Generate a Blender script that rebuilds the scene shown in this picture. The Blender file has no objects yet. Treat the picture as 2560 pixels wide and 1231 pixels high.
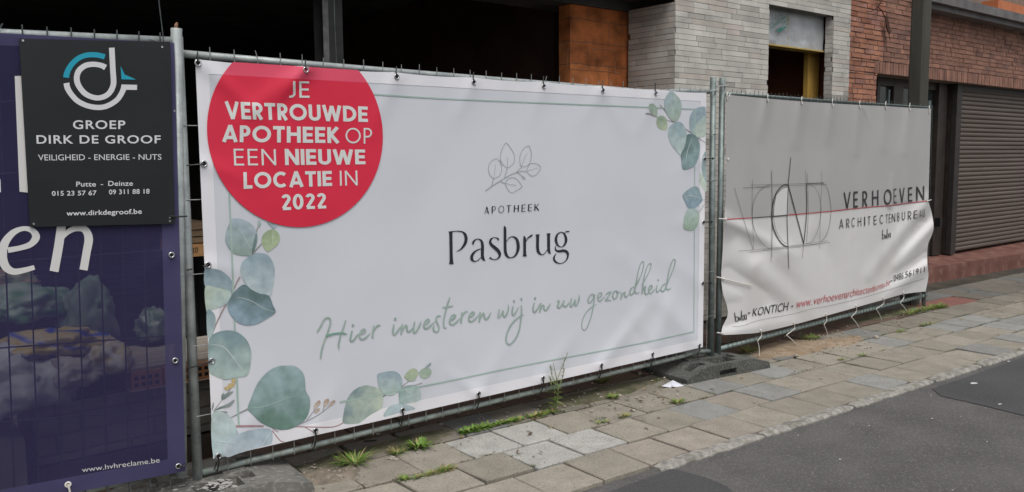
import bpy, bmesh, math, random
from mathutils import Vector, Matrix, noise, geometry
random.seed(7)
scene = bpy.context.scene
col = scene.collection
D = bpy.data
# ------------------------------------------------------------------ camera
FPX, CX, CY = 2120.0, 1280.0, 615.5          # focal length and centre in pixels of a 2560 x 1231 frame
AXR = Vector((0.7778855351, -0.6283510039, -0.0083132511))
AXD = Vector((-0.0709969807, -0.0747330034, -0.9946730151))
AXF = Vector((0.6243825134, 0.7743319663, -0.1027447464))
CAM = Vector((-1.2495399698, -3.6694048403, 1.4815586668))
cd = D.cameras.new('camera'); cam = D.objects.new('camera', cd); col.objects.link(cam)
cd.sensor_width = 36; cd.lens = 36 * FPX / 2560; cd.clip_start = .05; cd.clip_end = 600
cam.matrix_world = Matrix(((AXR.x, -AXD.x, -AXF.x, CAM.x), (AXR.y, -AXD.y, -AXF.y, CAM.y), (AXR.z, -AXD.z, -AXF.z, CAM.z), (0, 0, 0, 1)))
scene.camera = cam
# ------------------------------------------------------------------ light: overcast day, soft sun from behind the camera's left
SUN_EL, SUN_AZ = math.radians(60), math.radians(205)   # azimuth clockwise from +Y
w = D.worlds.new('World'); scene.world = w; w.use_nodes = True
nt = w.node_tree; nt.nodes.clear()
out = nt.nodes.new('ShaderNodeOutputWorld'); bg = nt.nodes.new('ShaderNodeBackground')
sky = nt.nodes.new('ShaderNodeTexSky'); sky.sky_type = 'NISHITA'; sky.sun_disc = False
sky.sun_elevation = SUN_EL; sky.sun_rotation = SUN_AZ; sky.air_density = 1.0; sky.dust_density = 4.0
hs = nt.nodes.new('ShaderNodeHueSaturation'); hs.inputs['Saturation'].default_value = .30
nt.links.new(sky.outputs[0], hs.inputs['Color']); nt.links.new(hs.outputs[0], bg.inputs['Color'])
bg.inputs['Strength'].default_value = .10
nt.links.new(bg.outputs[0], out.inputs['Surface'])
sd = D.lights.new('sun', 'SUN'); sun = D.objects.new('sun', sd); col.objects.link(sun)
sd.energy = 1.0; sd.angle = math.radians(35); sd.color = (1, .97, .93)
tosun = Vector((math.sin(SUN_AZ) * math.cos(SUN_EL), math.cos(SUN_AZ) * math.cos(SUN_EL), math.sin(SUN_EL)))
sun.rotation_euler = tosun.to_track_quat('Z', 'Y').to_euler(); sun.location = (-4, -8, 9)
scene.view_settings.view_transform = 'Standard'; scene.view_settings.look = 'None'
scene.view_settings.exposure = 0.52; scene.view_settings.gamma = 1.0
scene.cycles.use_denoising = True; scene.cycles.sample_clamp_indirect = 3; scene.cycles.max_bounces = 6; scene.cycles.transparent_max_bounces = 12

# ------------------------------------------------------------------ geometry from the camera calibration
def ray(x, y): return (AXR * ((x - CX) / FPX) + AXD * ((y - CY) / FPX) + AXF)
def on_plane(x, y, p0, n):
    d = ray(x, y); return CAM + d * ((p0 - CAM).dot(n) / d.dot(n))
def on_y(x, y, Y): return on_plane(x, y, Vector((0, Y, 0)), Vector((0, 1, 0)))
def on_z(x, y, Z=0.0): return on_plane(x, y, Vector((0, 0, Z)), Vector((0, 0, 1)))
def on_x(x, y, X): return on_plane(x, y, Vector((X, 0, 0)), Vector((1, 0, 0)))

# ------------------------------------------------------------------ materials
def mat(name, c1, c2=None, scale=6.0, rough=.75, metallic=0.0, bump=0.0, bscale=40.0, detail=6.0, contrast=(.35, .65), attr=None, spec=.4, alpha=None, stretch=(1, 1, 1), c3=None, c3scale=30., c3amt=.4):
    m = D.materials.new(name); m.use_nodes = True
    t = m.node_tree; b = t.nodes['Principled BSDF']
    b.inputs['Roughness'].default_value = rough; b.inputs['Metallic'].default_value = metallic
    b.inputs['Specular IOR Level'].default_value = spec
    tc = t.nodes.new('ShaderNodeTexCoord'); mp = t.nodes.new('ShaderNodeMapping')
    mp.inputs['Scale'].default_value = stretch
    t.links.new(tc.outputs['Object'], mp.inputs['Vector'])
    base = None
    if attr:
        a = t.nodes.new('ShaderNodeAttribute'); a.attribute_name = attr; base = a.outputs['Color']
    if c2 is not None or attr:
        nz = t.nodes.new('ShaderNodeTexNoise'); nz.inputs['Scale'].default_value = scale; nz.inputs['Detail'].default_value = detail
        t.links.new(mp.outputs[0], nz.inputs['Vector'])
        rp = t.nodes.new('ShaderNodeValToRGB'); rp.color_ramp.elements[0].position, rp.color_ramp.elements[1].position = contrast
        t.links.new(nz.outputs['Fac'], rp.inputs['Fac'])
        if attr:
            lo = c1 if c1 else (.85,) * 3; hi = c2 if c2 else (1.1,) * 3
            rp.color_ramp.elements[0].color = (*lo, 1); rp.color_ramp.elements[1].color = (*hi, 1)
            mx = t.nodes.new('ShaderNodeMix'); mx.data_type = 'RGBA'; mx.blend_type = 'MULTIPLY'; mx.inputs['Factor'].default_value = 1
            t.links.new(base, mx.inputs['A']); t.links.new(rp.outputs[0], mx.inputs['B']); base = mx.outputs['Result']
        else:
            rp.color_ramp.elements[0].color = (*c1, 1); rp.color_ramp.elements[1].color = (*c2, 1)
            base = rp.outputs[0]
    if c3 is not None:
        n3 = t.nodes.new('ShaderNodeTexNoise'); n3.inputs['Scale'].default_value = c3scale; n3.inputs['Detail'].default_value = 4
        t.links.new(mp.outputs[0], n3.inputs['Vector'])
        r3 = t.nodes.new('ShaderNodeValToRGB'); r3.color_ramp.elements[0].position = .52; r3.color_ramp.elements[1].position = .68
        r3.color_ramp.elements[0].color = (0, 0, 0, 1); r3.color_ramp.elements[1].color = (c3amt,) * 3 + (1,)
        t.links.new(n3.outputs['Fac'], r3.inputs['Fac'])
        m3 = t.nodes.new('ShaderNodeMix'); m3.data_type = 'RGBA'
        t.links.new(r3.outputs[0], m3.inputs['Factor'])
        if base is not None: t.links.new(base, m3.inputs['A'])
        else: m3.inputs['A'].default_value = (*c1, 1)
        m3.inputs['B'].default_value = (*c3, 1); base = m3.outputs['Result']
    if base is not None: t.links.new(base, b.inputs['Base Color'])
    else: b.inputs['Base Color'].default_value = (*c1, 1)
    if bump:
        nb = t.nodes.new('ShaderNodeTexNoise'); nb.inputs['Scale'].default_value = bscale; nb.inputs['Detail'].default_value = 4
        t.links.new(mp.outputs[0], nb.inputs['Vector'])
        bp = t.nodes.new('ShaderNodeBump'); bp.inputs['Strength'].default_value = bump; bp.inputs['Distance'].default_value = .01
        t.links.new(nb.outputs['Fac'], bp.inputs['Height']); t.links.new(bp.outputs[0], b.inputs['Normal'])
    if alpha is not None: b.inputs['Alpha'].default_value = alpha
    return m

def brick_mat(name, ca, cb, cm, bw, bh, mortar, bump=.6, offset=.5, freq=2, stain=None, squash=1.0, dirt=.25):
    m = D.materials.new(name); m.use_nodes = True; t = m.node_tree; b = t.nodes['Principled BSDF']; b.inputs['Roughness'].default_value = .85
    uv = t.nodes.new('ShaderNodeUVMap'); uv.uv_map = 'UVMap'
    # waver the joints a little so the courses are not ruled lines
    nw = t.nodes.new('ShaderNodeTexNoise'); nw.inputs['Scale'].default_value = 7; t.links.new(uv.outputs[0], nw.inputs['Vector'])
    sub = t.nodes.new('ShaderNodeVectorMath'); sub.operation = 'SUBTRACT'; sub.inputs[1].default_value = (.5, .5, .5); t.links.new(nw.outputs['Color'], sub.inputs[0])
    sc = t.nodes.new('ShaderNodeVectorMath'); sc.operation = 'SCALE'; sc.inputs['Scale'].default_value = bh * .16; t.links.new(sub.outputs[0], sc.inputs[0])
    ad = t.nodes.new('ShaderNodeVectorMath'); t.links.new(uv.outputs[0], ad.inputs[0]); t.links.new(sc.outputs[0], ad.inputs[1])
    br = t.nodes.new('ShaderNodeTexBrick'); br.offset = offset; br.offset_frequency = freq; br.squash = squash; br.squash_frequency = 3
    br.inputs['Scale'].default_value = 1; br.inputs['Brick Width'].default_value = bw; br.inputs['Row Height'].default_value = bh
    br.inputs['Mortar Size'].default_value = mortar; br.inputs['Mortar Smooth'].default_value = .25; br.inputs['Bias'].default_value = 0
    br.inputs['Color1'].default_value = (*ca, 1); br.inputs['Color2'].default_value = (*cb, 1); br.inputs['Mortar'].default_value = (*cm, 1)
    t.links.new(ad.outputs[0], br.inputs['Vector'])
    nz = t.nodes.new('ShaderNodeTexNoise'); nz.inputs['Scale'].default_value = 4.5; nz.inputs['Detail'].default_value = 8; t.links.new(uv.outputs[0], nz.inputs['Vector'])
    rp = t.nodes.new('ShaderNodeValToRGB'); rp.color_ramp.elements[0].position = .3; rp.color_ramp.elements[1].position = .7
    rp.color_ramp.elements[0].color = (1 - dirt * 1.3,) * 3 + (1,); rp.color_ramp.elements[1].color = (1 + dirt * .3,) * 3 + (1,)
    t.links.new(nz.outputs['Fac'], rp.inputs['Fac'])
    mx = t.nodes.new('ShaderNodeMix'); mx.data_type = 'RGBA'; mx.blend_type = 'MULTIPLY'; mx.inputs['Factor'].default_value = 1
    t.links.new(br.outputs['Color'], mx.inputs['A']); t.links.new(rp.outputs[0], mx.inputs['B'])
    last = mx.outputs['Result']
    t.links.new(last, b.inputs['Base Color'])
    n2 = t.nodes.new('ShaderNodeTexNoise'); n2.inputs['Scale'].default_value = 70; t.links.new(uv.outputs[0], n2.inputs['Vector'])
    mh = t.nodes.new('ShaderNodeMath'); mh.operation = 'MULTIPLY_ADD'; mh.inputs[1].default_value = -1.0
    t.links.new(br.outputs['Fac'], mh.inputs[0]); 
    m2 = t.nodes.new('ShaderNodeMath'); m2.operation = 'MULTIPLY'; m2.inputs[1].default_value = .35; t.links.new(n2.outputs['Fac'], m2.inputs[0]); t.links.new(m2.outputs[0], mh.inputs[2])
    bp = t.nodes.new('ShaderNodeBump'); bp.inputs['Strength'].default_value = bump; bp.inputs['Distance'].default_value = .008
    t.links.new(mh.outputs[0], bp.inputs['Height']); t.links.new(bp.outputs[0], b.inputs['Normal'])
    return m

# ------------------------------------------------------------------ mesh building
class MB:
    def __init__(s): s.v = []; s.f = []; s.c = []; s.mi = []
    def add(s, vs, fs, c=None, mi=0):
        k = len(s.v); s.v += [tuple(v) for v in vs]; s.f += [tuple(i + k for i in f) for f in fs]; s.mi += [mi] * len(fs)
        s.c += [c if c else (1, 1, 1)] * len(vs) if not isinstance(c, list) else c
    def box(s, a, b, c=None, mi=0):
        (x0, y0, z0), (x1, y1, z1) = a, b
        s.add([(x0, y0, z0), (x1, y0, z0), (x1, y1, z0), (x0, y1, z0), (x0, y0, z1), (x1, y0, z1), (x1, y1, z1), (x0, y1, z1)],
              [(0, 3, 2, 1), (4, 5, 6, 7), (0, 1, 5, 4), (1, 2, 6, 5), (2, 3, 7, 6), (3, 0, 4, 7)], c, mi)
    def tube(s, pts, r, n=8, c=None, cap=True, mi=0):
        pts = [Vector(p) for p in pts]
        rs = r if isinstance(r, (list, tuple)) else [r] * len(pts)
        vs = []; fs = []
        up = None
        for i, p in enumerate(pts):
            d = (pts[min(i + 1, len(pts) - 1)] - pts[max(i - 1, 0)])
            if d.length < 1e-9: d = Vector((0, 0, 1))
            d.normalize()
            if up is None:
                up = Vector((0, 0, 1)) if abs(d.z) < .9 else Vector((1, 0, 0))
            a = d.cross(up).normalized(); b = a.cross(d).normalized(); up = b
            for k in range(n):
                t = 2 * math.pi * k / n
                vs.append(p + (a * math.cos(t) + b * math.sin(t)) * rs[i])
        for i in range(len(pts) - 1):
            for k in range(n):
                fs.append((i * n + k, i * n + (k + 1) % n, (i + 1) * n + (k + 1) % n, (i + 1) * n + k))
        if cap: fs += [tuple(range(n))[::-1], tuple(range((len(pts) - 1) * n, len(pts) * n))]
        s.add(vs, fs, c, mi)
    def build(s, name, m, parent=None, smooth=False, uv=None, origin=None):
        L = wloc(parent) if parent is not None else Vector(origin or (0, 0, 0))
        me = D.meshes.new(name); me.from_pydata([(v[0] - L.x, v[1] - L.y, v[2] - L.z) for v in s.v], [], s.f)
        ms = m if isinstance(m, (list, tuple)) else [m]
        for k in ms: me.materials.append(k)
        if len(ms) > 1: me.polygons.foreach_set('material_index', s.mi)
        if smooth: me.polygons.foreach_set('use_smooth', [True] * len(me.polygons))
        if any(c != (1, 1, 1) for c in s.c):
            a = me.color_attributes.new('Col', 'FLOAT_COLOR', 'POINT')
            a.data.foreach_set('color', [q for c in s.c for q in (c[0], c[1], c[2], 1.0)])
        if uv:
            l = me.uv_layers.new(name='UVMap')
            for p in me.polygons:
                n = p.normal
                for li in p.loop_indices:
                    co = me.vertices[me.loops[li].vertex_index].co + L
                    if abs(n.x) > .6: q = (co.y + uv[0], co.z)
                    elif abs(n.y) > .6: q = (co.x + uv[0], co.z)
                    else: q = (co.x, co.y)
                    l.data[li].uv = q
        me.update()
        o = D.objects.new(name, me); col.objects.link(o)
        if parent is not None: o.parent = parent
        else: o.location = L
        return o
def wloc(o):
    L = Vector((0, 0, 0))
    while o is not None: L += o.location; o = o.parent
    return L
def tag(o, label=None, cat=None, group=None, kind=None):
    if label: o['label'] = label
    if cat: o['category'] = cat
    if group: o['group'] = group
    if kind: o['kind'] = kind
    return o
def empty(name, loc, label, cat, group=None):
    o = D.objects.new(name, None); col.objects.link(o); o.empty_display_size = .1
    o.location = loc
    return tag(o, label, cat, group)
def modify(o, fn):
    fn(o); dg = bpy.context.evaluated_depsgraph_get(); me = D.meshes.new_from_object(o.evaluated_get(dg)); o.modifiers.clear(); old = o.data; o.data = me; me.name = o.name
    D.meshes.remove(old); return o

# ------------------------------------------------------------------ printed graphics laid on cloth
def catmull(pts, closed=False, step=4.0):
    out = []; n = len(pts); rng = n if closed else n - 1
    for i in range(rng):
        if closed: p0, p1, p2, p3 = pts[(i - 1) % n], pts[i], pts[(i + 1) % n], pts[(i + 2) % n]
        else: p0, p1, p2, p3 = pts[max(i - 1, 0)], pts[i], pts[i + 1], pts[min(i + 2, n - 1)]
        L = math.hypot(p2[0] - p1[0], p2[1] - p1[1]); k = max(1, int(L / step))
        if L < 1e-6: continue
        for j in range(k):
            t = j / k; t2, t3 = t * t, t * t * t
            out.append(tuple(.5 * (2 * a1 + (a2 - a0) * t + (2 * a0 - 5 * a1 + 4 * a2 - a3) * t2 + (3 * a1 - a0 - 3 * a2 + a3) * t3) for a0, a1, a2, a3 in zip(p0, p1, p2, p3)))
    if not closed: out.append(tuple(pts[-1]))
    return out
class Surf:
    """cloth or board lying near a plane; a print's corner is the point of the cloth under that picture point"""
    def __init__(s, p0, n, disp=None): s.p0, s.n, s.disp = Vector(p0), Vector(n).normalized(), disp
    def at(s, x, y, off=0.0):
        d = (s.disp(x, y) if s.disp else 0) + off
        return on_plane(x, y, s.p0 + s.n * d, s.n)
class Print:
    def __init__(s, surf, off): s.mb = MB(); s.S = surf; s.off = off; s.k = 0
    def layer(s): s.k += 1; return s.off + (s.k % 12) * .00007
    def ribbon(s, pts, w=None, smooth=True, step=3.0, c=None, tr=None, cap=False):
        if tr: pts = [((p[0]) / tr[2] + tr[0], (p[1]) / tr[2] + tr[1]) + tuple(q / tr[2] for q in p[2:]) for p in pts]; w = w / tr[2] if w else None
        pts = [p if len(p) > 2 else (p[0], p[1], w) for p in pts]
        q = catmull(pts, False, step) if smooth else pts
        if not smooth:
            q2 = []
            for a, b in zip(q[:-1], q[1:]):
                k = max(1, int(math.hypot(b[0] - a[0], b[1] - a[1]) / 20))
                q2 += [tuple(a[i] + (b[i] - a[i]) * j / k for i in range(3)) for j in range(k)]
            q = q2 + [q[-1]]
        o = s.layer(); vs = []
        for i, p in enumerate(q):
            a, b = q[max(i - 1, 0)], q[min(i + 1, len(q) - 1)]
            dx, dy = b[0] - a[0], b[1] - a[1]; L = math.hypot(dx, dy) or 1
            nx, ny = -dy / L * p[2] / 2, dx / L * p[2] / 2
            vs += [s.S.at(p[0] + nx, p[1] + ny, o), s.S.at(p[0] - nx, p[1] - ny, o)]
        fs = [(2 * i, 2 * i + 1, 2 * i + 3, 2 * i + 2) for i in range(len(q) - 1)]
        s.mb.add(vs, fs, c)
        if cap:
            for p in (q[0], q[-1]): s.dot(p[0], p[1], p[2] / 2, c)
    def dot(s, x, y, r, c=None, ry=None):
        o = s.layer(); n = 14
        s.mb.add([s.S.at(x + r * math.cos(2 * math.pi * i / n), y + (ry or r) * math.sin(2 * math.pi * i / n), o) for i in range(n)], [tuple(range(n))], c)
    def poly(s, pts, c=None, tr=None, maxe=14.0):
        if tr: pts = [(x / tr[2] + tr[0], y / tr[2] + tr[1]) for x, y in pts]
        o = s.layer(); bm = bmesh.new(); vs = [bm.verts.new((x, y, 0)) for x, y in pts]; bm.faces.new(vs); bmesh.ops.triangulate(bm, faces=bm.faces[:])
        for it in range(5):
            es = [e for e in bm.edges if e.calc_length() > maxe]
            if not es: break
            bmesh.ops.subdivide_edges(bm, edges=es, cuts=1, use_grid_fill=False); bmesh.ops.triangulate(bm, faces=bm.faces[:])
        bm.verts.index_update()
        s.mb.add([s.S.at(v.co.x, v.co.y, o) for v in bm.verts], [tuple(v.index for v in f.verts) for f in bm.faces], c); bm.free()
    def leaf(s, pts, ca, cb, ang=90, tr=None, rings=9, seed=0, sharp=True, edge=.965, amp=1.0):
        """watercolour leaf: pigment runs from ca to cb across the leaf, with blooms"""
        if tr: pts = [(x / tr[2] + tr[0], y / tr[2] + tr[1]) for x, y in pts]
        q = catmull(pts, True, 4.0); o = s.layer() + .00015 * (s.k % 5)
        cx = sum(p[0] for p in q) / len(q); cy = sum(p[1] for p in q) / len(q)
        R = max(math.hypot(p[0] - cx, p[1] - cy) for p in q); ux, uy = math.cos(math.radians(ang)), math.sin(math.radians(ang))
        vs = []; cs = []; n = len(q)
        for k in range(rings):
            r = (1 - k / rings) if k else 1.0
            for p in q:
                x, y = cx + (p[0] - cx) * r, cy + (p[1] - cy) * r
                t = .5 + .6 * ((x - cx) * ux + (y - cy) * uy) / R
                t += .45 * amp * noise.noise(Vector((x / R * 1.8 + seed * 9, y / R * 1.8, seed))) + .18 * amp * noise.noise(Vector((x / R * 6, y / R * 6 + seed, 3.)))
                t = min(1, max(0, t)); c = [a + (b - a) * t for a, b in zip(ca, cb)]
                g = 1 + .16 * noise.noise(Vector((x / R * 3, y / R * 3, seed + 7.)))
                if k == 0: g *= edge
                vs.append(s.S.at(x, y, o)); cs.append(tuple(min(1, q_ * g) for q_ in c))
        vs.append(s.S.at(cx, cy, o)); cs.append(cs[-1])
        fs = [(k * n + i, k * n + (i + 1) % n, (k + 1) * n + (i + 1) % n, (k + 1) * n + i) for k in range(rings - 1) for i in range(n)]
        fs += [((rings - 1) * n + i, (rings - 1) * n + (i + 1) % n, rings * n) for i in range(n)]
        s.mb.add(vs, fs, cs)
    def quad(s, q, x, y):     # q = left-bottom, right-bottom, left-top, right-top; x, y in 0..1
        lb, rb, lt, rt = q
        return tuple((lb[i] * (1 - x) + rb[i] * x) * (1 - y) + (lt[i] * (1 - x) + rt[i] * x) * y for i in (0, 1))
    def word(s, txt, q, t, tr=None, gap=.16, c=None, widths=None):
        """geometric capitals made of pen strokes; t = stroke thickness in cap heights"""
        if tr: q = [(x / tr[2] + tr[0], y / tr[2] + tr[1]) for x, y in q]
        tot = sum(GL[ch][0] + t * .5 for ch in txt) + gap * (len(txt) - 1); x0 = 0
        H = math.hypot(q[2][0] - q[0][0], q[2][1] - q[0][1]); Wd = math.hypot(q[1][0] - q[0][0], q[1][1] - q[0][1])
        for ch in txt:
            wd = GL[ch][0] + t * .5
            for st in GL[ch][1](t, wd):
                s.stroke(q, st, x0, tot, t, c)
            x0 += wd + gap
    def stroke(s, q, st, x0, tot, t, c=None):
        p2 = []
        for a, b in zip(st[:-1], st[1:]):
            k = max(1, int(math.hypot(b[0] - a[0], b[1] - a[1]) / .25)); p2 += [(a[0] + (b[0] - a[0]) * j / k, a[1] + (b[1] - a[1]) * j / k) for j in range(k)]
        p2.append(st[-1]); o = s.layer(); vs = []; closed = math.hypot(st[0][0] - st[-1][0], st[0][1] - st[-1][1]) < 1e-6
        for i, p in enumerate(p2):
            a, b = (p2[-2], p2[1]) if closed and i in (0, len(p2) - 1) else (p2[max(i - 1, 0)], p2[min(i + 1, len(p2) - 1)])
            dx, dy = b[0] - a[0], b[1] - a[1]; L = math.hypot(dx, dy) or 1; nx, ny = -dy / L * t / 2, dx / L * t / 2
            for sg in (1, -1): vs.append(s.S.at(*s.quad(q, (x0 + p[0] + sg * nx) / tot, p[1] + sg * ny), o))
        s.mb.add(vs, [(2 * i, 2 * i + 1, 2 * i + 3, 2 * i + 2) for i in range(len(p2) - 1)], c)
    def font(s, txt, q, tr=None, bold=0.0, shear=0.0, spacing=1.0, asc=.729, c=None, maxe=9.0):
        if tr: q = [(x / tr[2] + tr[0], y / tr[2] + tr[1]) for x, y in q]
        cu = D.curves.new('t', 'FONT'); cu.body = txt; cu.size = 1; cu.offset = bold; cu.shear = shear; cu.space_character = spacing; cu.resolution_u = 5
        ob = D.objects.new('t', cu); col.objects.link(ob); dg = bpy.context.evaluated_depsgraph_get(); me = D.meshes.new_from_object(ob.evaluated_get(dg))
        D.objects.remove(ob); D.curves.remove(cu)
        xs = [v.co.x for v in me.vertices]; a, b = min(xs), max(xs); o = s.layer()
        pts = [s.quad(q, (v.co.x - a) / (b - a), v.co.y / asc) for v in me.vertices]
        s.mb.add([s.S.at(x, y, o) for x, y in pts], [tuple(p.vertices) for p in me.polygons], c); D.meshes.remove(me)
def arc(cx, cy, rx, ry, a0, a1, n=14): return [(cx + rx * math.cos(math.radians(a0 + (a1 - a0) * i / n)), cy + ry * math.sin(math.radians(a0 + (a1 - a0) * i / n))) for i in range(n + 1)]
def G(fn):
    def g(t, w):
        h = t / 2; L, R, B, T = h, w - h, h, 1 - h
        return fn(L, R, B, T, h, w)
    return g
GL = {
 'A': (.74, G(lambda L, R, B, T, h, w: [[(L * .9, 0), (w / 2, 1)], [(w - L * .9, 0), (w / 2, 1)], [(w * .22, .27), (w * .78, .27)]])),
 'B': (.50, G(lambda L, R, B, T, h, w: [[(L, 0), (L, 1)], [(L, T), (w * .5, T)] + arc(w * .5, .75 - h / 2, R - w * .5 - .03, .25 - h / 2, 90, -90) + [(L, .5)], [(L, B), (w * .55, B)] + arc(w * .55, .25 + h / 2, R - w * .55, .25 - h / 2, -90, 90) + [(L, .5)]])),
 'C': (.74, G(lambda L, R, B, T, h, w: [arc(w * .55, .5, w * .55 - h, .5 - h, 48, 312, 26)])),
 'D': (.68, G(lambda L, R, B, T, h, w: [[(L, 0), (L, 1)], [(L, T), (w * .36, T)] + arc(w * .36, .5, R - w * .36, .5 - h, 90, -90, 20) + [(L, B)]])),
 'E': (.46, G(lambda L, R, B, T, h, w: [[(L, 0), (L, 1)], [(L, T), (w, T)], [(L, .5), (w * .94, .5)], [(L, B), (w, B)]])),
 'H': (.66, G(lambda L, R, B, T, h, w: [[(L, 0), (L, 1)], [(R, 0), (R, 1)], [(L, .52), (R, .52)]])),
 'I': (.06, G(lambda L, R, B, T, h, w: [[(w / 2, 0), (w / 2, 1)]])),
 'J': (.34, G(lambda L, R, B, T, h, w: [[(R, 1), (R, .28)] + arc(R - .2, .26, .2, .26 - h, 0, -110, 12)])),
 'K': (.56, G(lambda L, R, B, T, h, w: [[(L, 0), (L, 1)], [(L, .40), (R, 1)], [(w * .32, .52), (R + .02, 0)]])),
 'L': (.42, G(lambda L, R, B, T, h, w: [[(L, 0), (L, 1)], [(L, B), (w, B)]])),
 'N': (.68, G(lambda L, R, B, T, h, w: [[(L, 0), (L, 1)], [(R, 0), (R, 1)], [(L, 1 - h * .4), (R, h * .4)]])),
 'O': (.92, G(lambda L, R, B, T, h, w: [arc(w / 2, .5, w / 2 - h, .5 - h, 0, 360, 40)])),
 'P': (.48, G(lambda L, R, B, T, h, w: [[(L, 0), (L, 1)], [(L, T), (w * .45, T)] + arc(w * .45, .72 - h / 2, R - w * .45, .28 - h / 2, 90, -90) + [(L, .44)]])),
 'R': (.50, G(lambda L, R, B, T, h, w: [[(L, 0), (L, 1)], [(L, T), (w * .45, T)] + arc(w * .45, .72 - h / 2, R - w * .45, .28 - h / 2, 90, -90) + [(L, .44)], [(w * .42, .44), (R + .01, 0)]])),
 'T': (.54, G(lambda L, R, B, T, h, w: [[(w / 2, 0), (w / 2, 1)], [(0, T), (w, T)]])),
 'U': (.60, G(lambda L, R, B, T, h, w: [[(L, 1), (L, .34)] + arc(w / 2, .32, w / 2 - h, .32 - h, 180, 360, 18) + [(R, 1)]])),
 'V': (.72, G(lambda L, R, B, T, h, w: [[(L * .9, 1), (w / 2, 0)], [(w - L * .9, 1), (w / 2, 0)]])),
 'W': (1.0, G(lambda L, R, B, T, h, w: [[(L * .8, 1), (w * .28, 0)], [(w * .28, 0), (w / 2, .96)], [(w / 2, .96), (w * .72, 0)], [(w * .72, 0), (w - L * .8, 1)]])),
 '0': (.50, G(lambda L, R, B, T, h, w: [arc(w / 2, .5, w / 2 - h, .5 - h, 0, 360, 30)])),
 '2': (.42, G(lambda L, R, B, T, h, w: [arc(w / 2, .72, w / 2 - h, .28 - h, 165, -35, 14) + [(L, B + .02)], [(L * .7, B), (w, B)]])),
}
PX = (0.0, 0.0, 1.0)

# ------------------------------------------------------------------ material set
m_galv = mat('galvanised steel', (.27, .30, .30), (.40, .435, .43), 14, .5, .3, .15, 60, c3=(.50, .52, .51), c3scale=55)
m_galv2 = mat('green grey steel', (.15, .185, .18), (.25, .30, .29), 18, .5, .35, .15, 60)
m_rail = mat('dull green grey rail', (.17, .205, .19), (.27, .305, .285), 16, .55, .25, .15, 60, c3=(.12, .10, .07), c3scale=24, c3amt=.5)
m_wire = mat('wire', (.22, .235, .23), (.34, .35, .34), 30, .5, .5)
m_wired = mat('dark wire', (.045, .055, .055), (.10, .115, .115), 30, .55, .4)
m_tie = mat('black nylon', (.012, .012, .013), None, rough=.4)
m_tiew = mat('white nylon', (.62, .60, .55), (.72, .70, .66), 20, .45)
m_eye = mat('nickel eyelet', (.55, .56, .57), None, rough=.25, metallic=.9)
m_hole = mat('eyelet hole', (.01, .01, .01), None, rough=.9)
m_white = mat('banner mesh cloth', (.565, .585, .635), (.60, .615, .66), 1.6, .6, 0, .06, 260, spec=.25)
m_hem = mat('banner hem cloth', (.68, .68, .715), (.74, .735, .765), 3, .55, 0, .06, 260, spec=.3)
m_red = mat('red print', (.60, .022, .055), (.66, .028, .066), 2, .55, spec=.3)
m_redh = mat('red hem print', (.66, .07, .13), (.70, .085, .145), 3, .55, spec=.3)
m_rlet = mat('circle lettering', (.62, .64, .63), (.66, .68, .66), 3, .6)
m_dark = mat('dark print', (.020, .020, .032), None, rough=.55)
m_green = mat('green print', (.25, .345, .305), (.35, .43, .39), 22, .6, contrast=(.3, .7))
m_greenl = mat('pale green line', (.31, .43, .38), (.36, .47, .42), 6, .6)
m_sage = mat('sage line print', (.27, .33, .31), (.33, .39, .37), 20, .6)
m_leaf = mat('watercolour print', (.93, .93, .93), (1.06, 1.06, 1.06), 40, .6, attr='Col')
m_sign = mat('black board', (.012, .0135, .015), (.016, .018, .0195), 3, .42, spec=.35)
m_swhite = mat('sign white', (.62, .62, .64), None, rough=.45)
m_cyan = mat('sign cyan', (.012, .30, .42), None, rough=.45)
m_gcloth = mat('grey printed cloth', (.365, .362, .358), (.395, .392, .388), 1.8, .6, 0, .05, 200, spec=.25)
m_wcloth = mat('off white cloth', (.56, .555, .55), (.61, .605, .60), 1.8, .6, 0, .05, 200, spec=.25, c3=(.46, .44, .40), c3scale=2.2, c3amt=.25)
m_ink = mat('ink', (.035, .035, .038), None, rough=.6)
m_inkr = mat('red ink', (.40, .035, .05), None, rough=.6)
m_inkp = mat('pale red ink', (.46, .11, .12), (.52, .15, .16), 9, .6)
m_whiteink = mat('white ink', (.60, .60, .585), None, rough=.6)

# ================================================================== SETTING
# ground, road, kerb, pavement
m_soil = mat('bare soil', (.030, .025, .019), (.070, .058, .043), 3.5, .95, 0, .5, 60, c3=(.10, .085, .065), c3scale=60, c3amt=.4)
m_asph = mat('asphalt', (.078, .075, .073), (.108, .104, .101), 3.0, .85, 0, .8, 120, c3=(.21, .20, .19), c3scale=95, c3amt=.6)
m_asph2 = mat('newer asphalt', (.052, .052, .054), (.070, .069, .070), 2, .85, 0, .4, 260, c3=(.13, .13, .13), c3scale=95, c3amt=.5)
m_slab = mat('concrete slab', (.80, .80, .79), (1.13, 1.12, 1.11), 9, .9, 0, .5, 160, detail=12, attr='Col', c3=(.12, .105, .085), c3scale=105, c3amt=.6, contrast=(.25, .75))
m_kerb = mat('kerb concrete', (.19, .18, .16), (.36, .345, .31), 30, .9, 0, .7, 90, c3=(.10, .10, .075), c3scale=9, c3amt=.6)
b = MB(); b.add([(-250, -250, -.035), (250, -250, -.035), (250, 250, -.035), (-250, 250, -.035)], [(0, 1, 2, 3)]); b.build('ground', m_soil)['kind'] = 'structure'
TH = math.radians(-2.0); EX, EY = Vector((math.cos(TH), math.sin(TH), 0)), Vector((-math.sin(TH), math.cos(TH), 0)); O0 = Vector((1.485, -.075, 0))
def pv(x, y, z=0.0): return O0 + EX * x + EY * y + Vector((0, 0, z))
b = MB()
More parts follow.
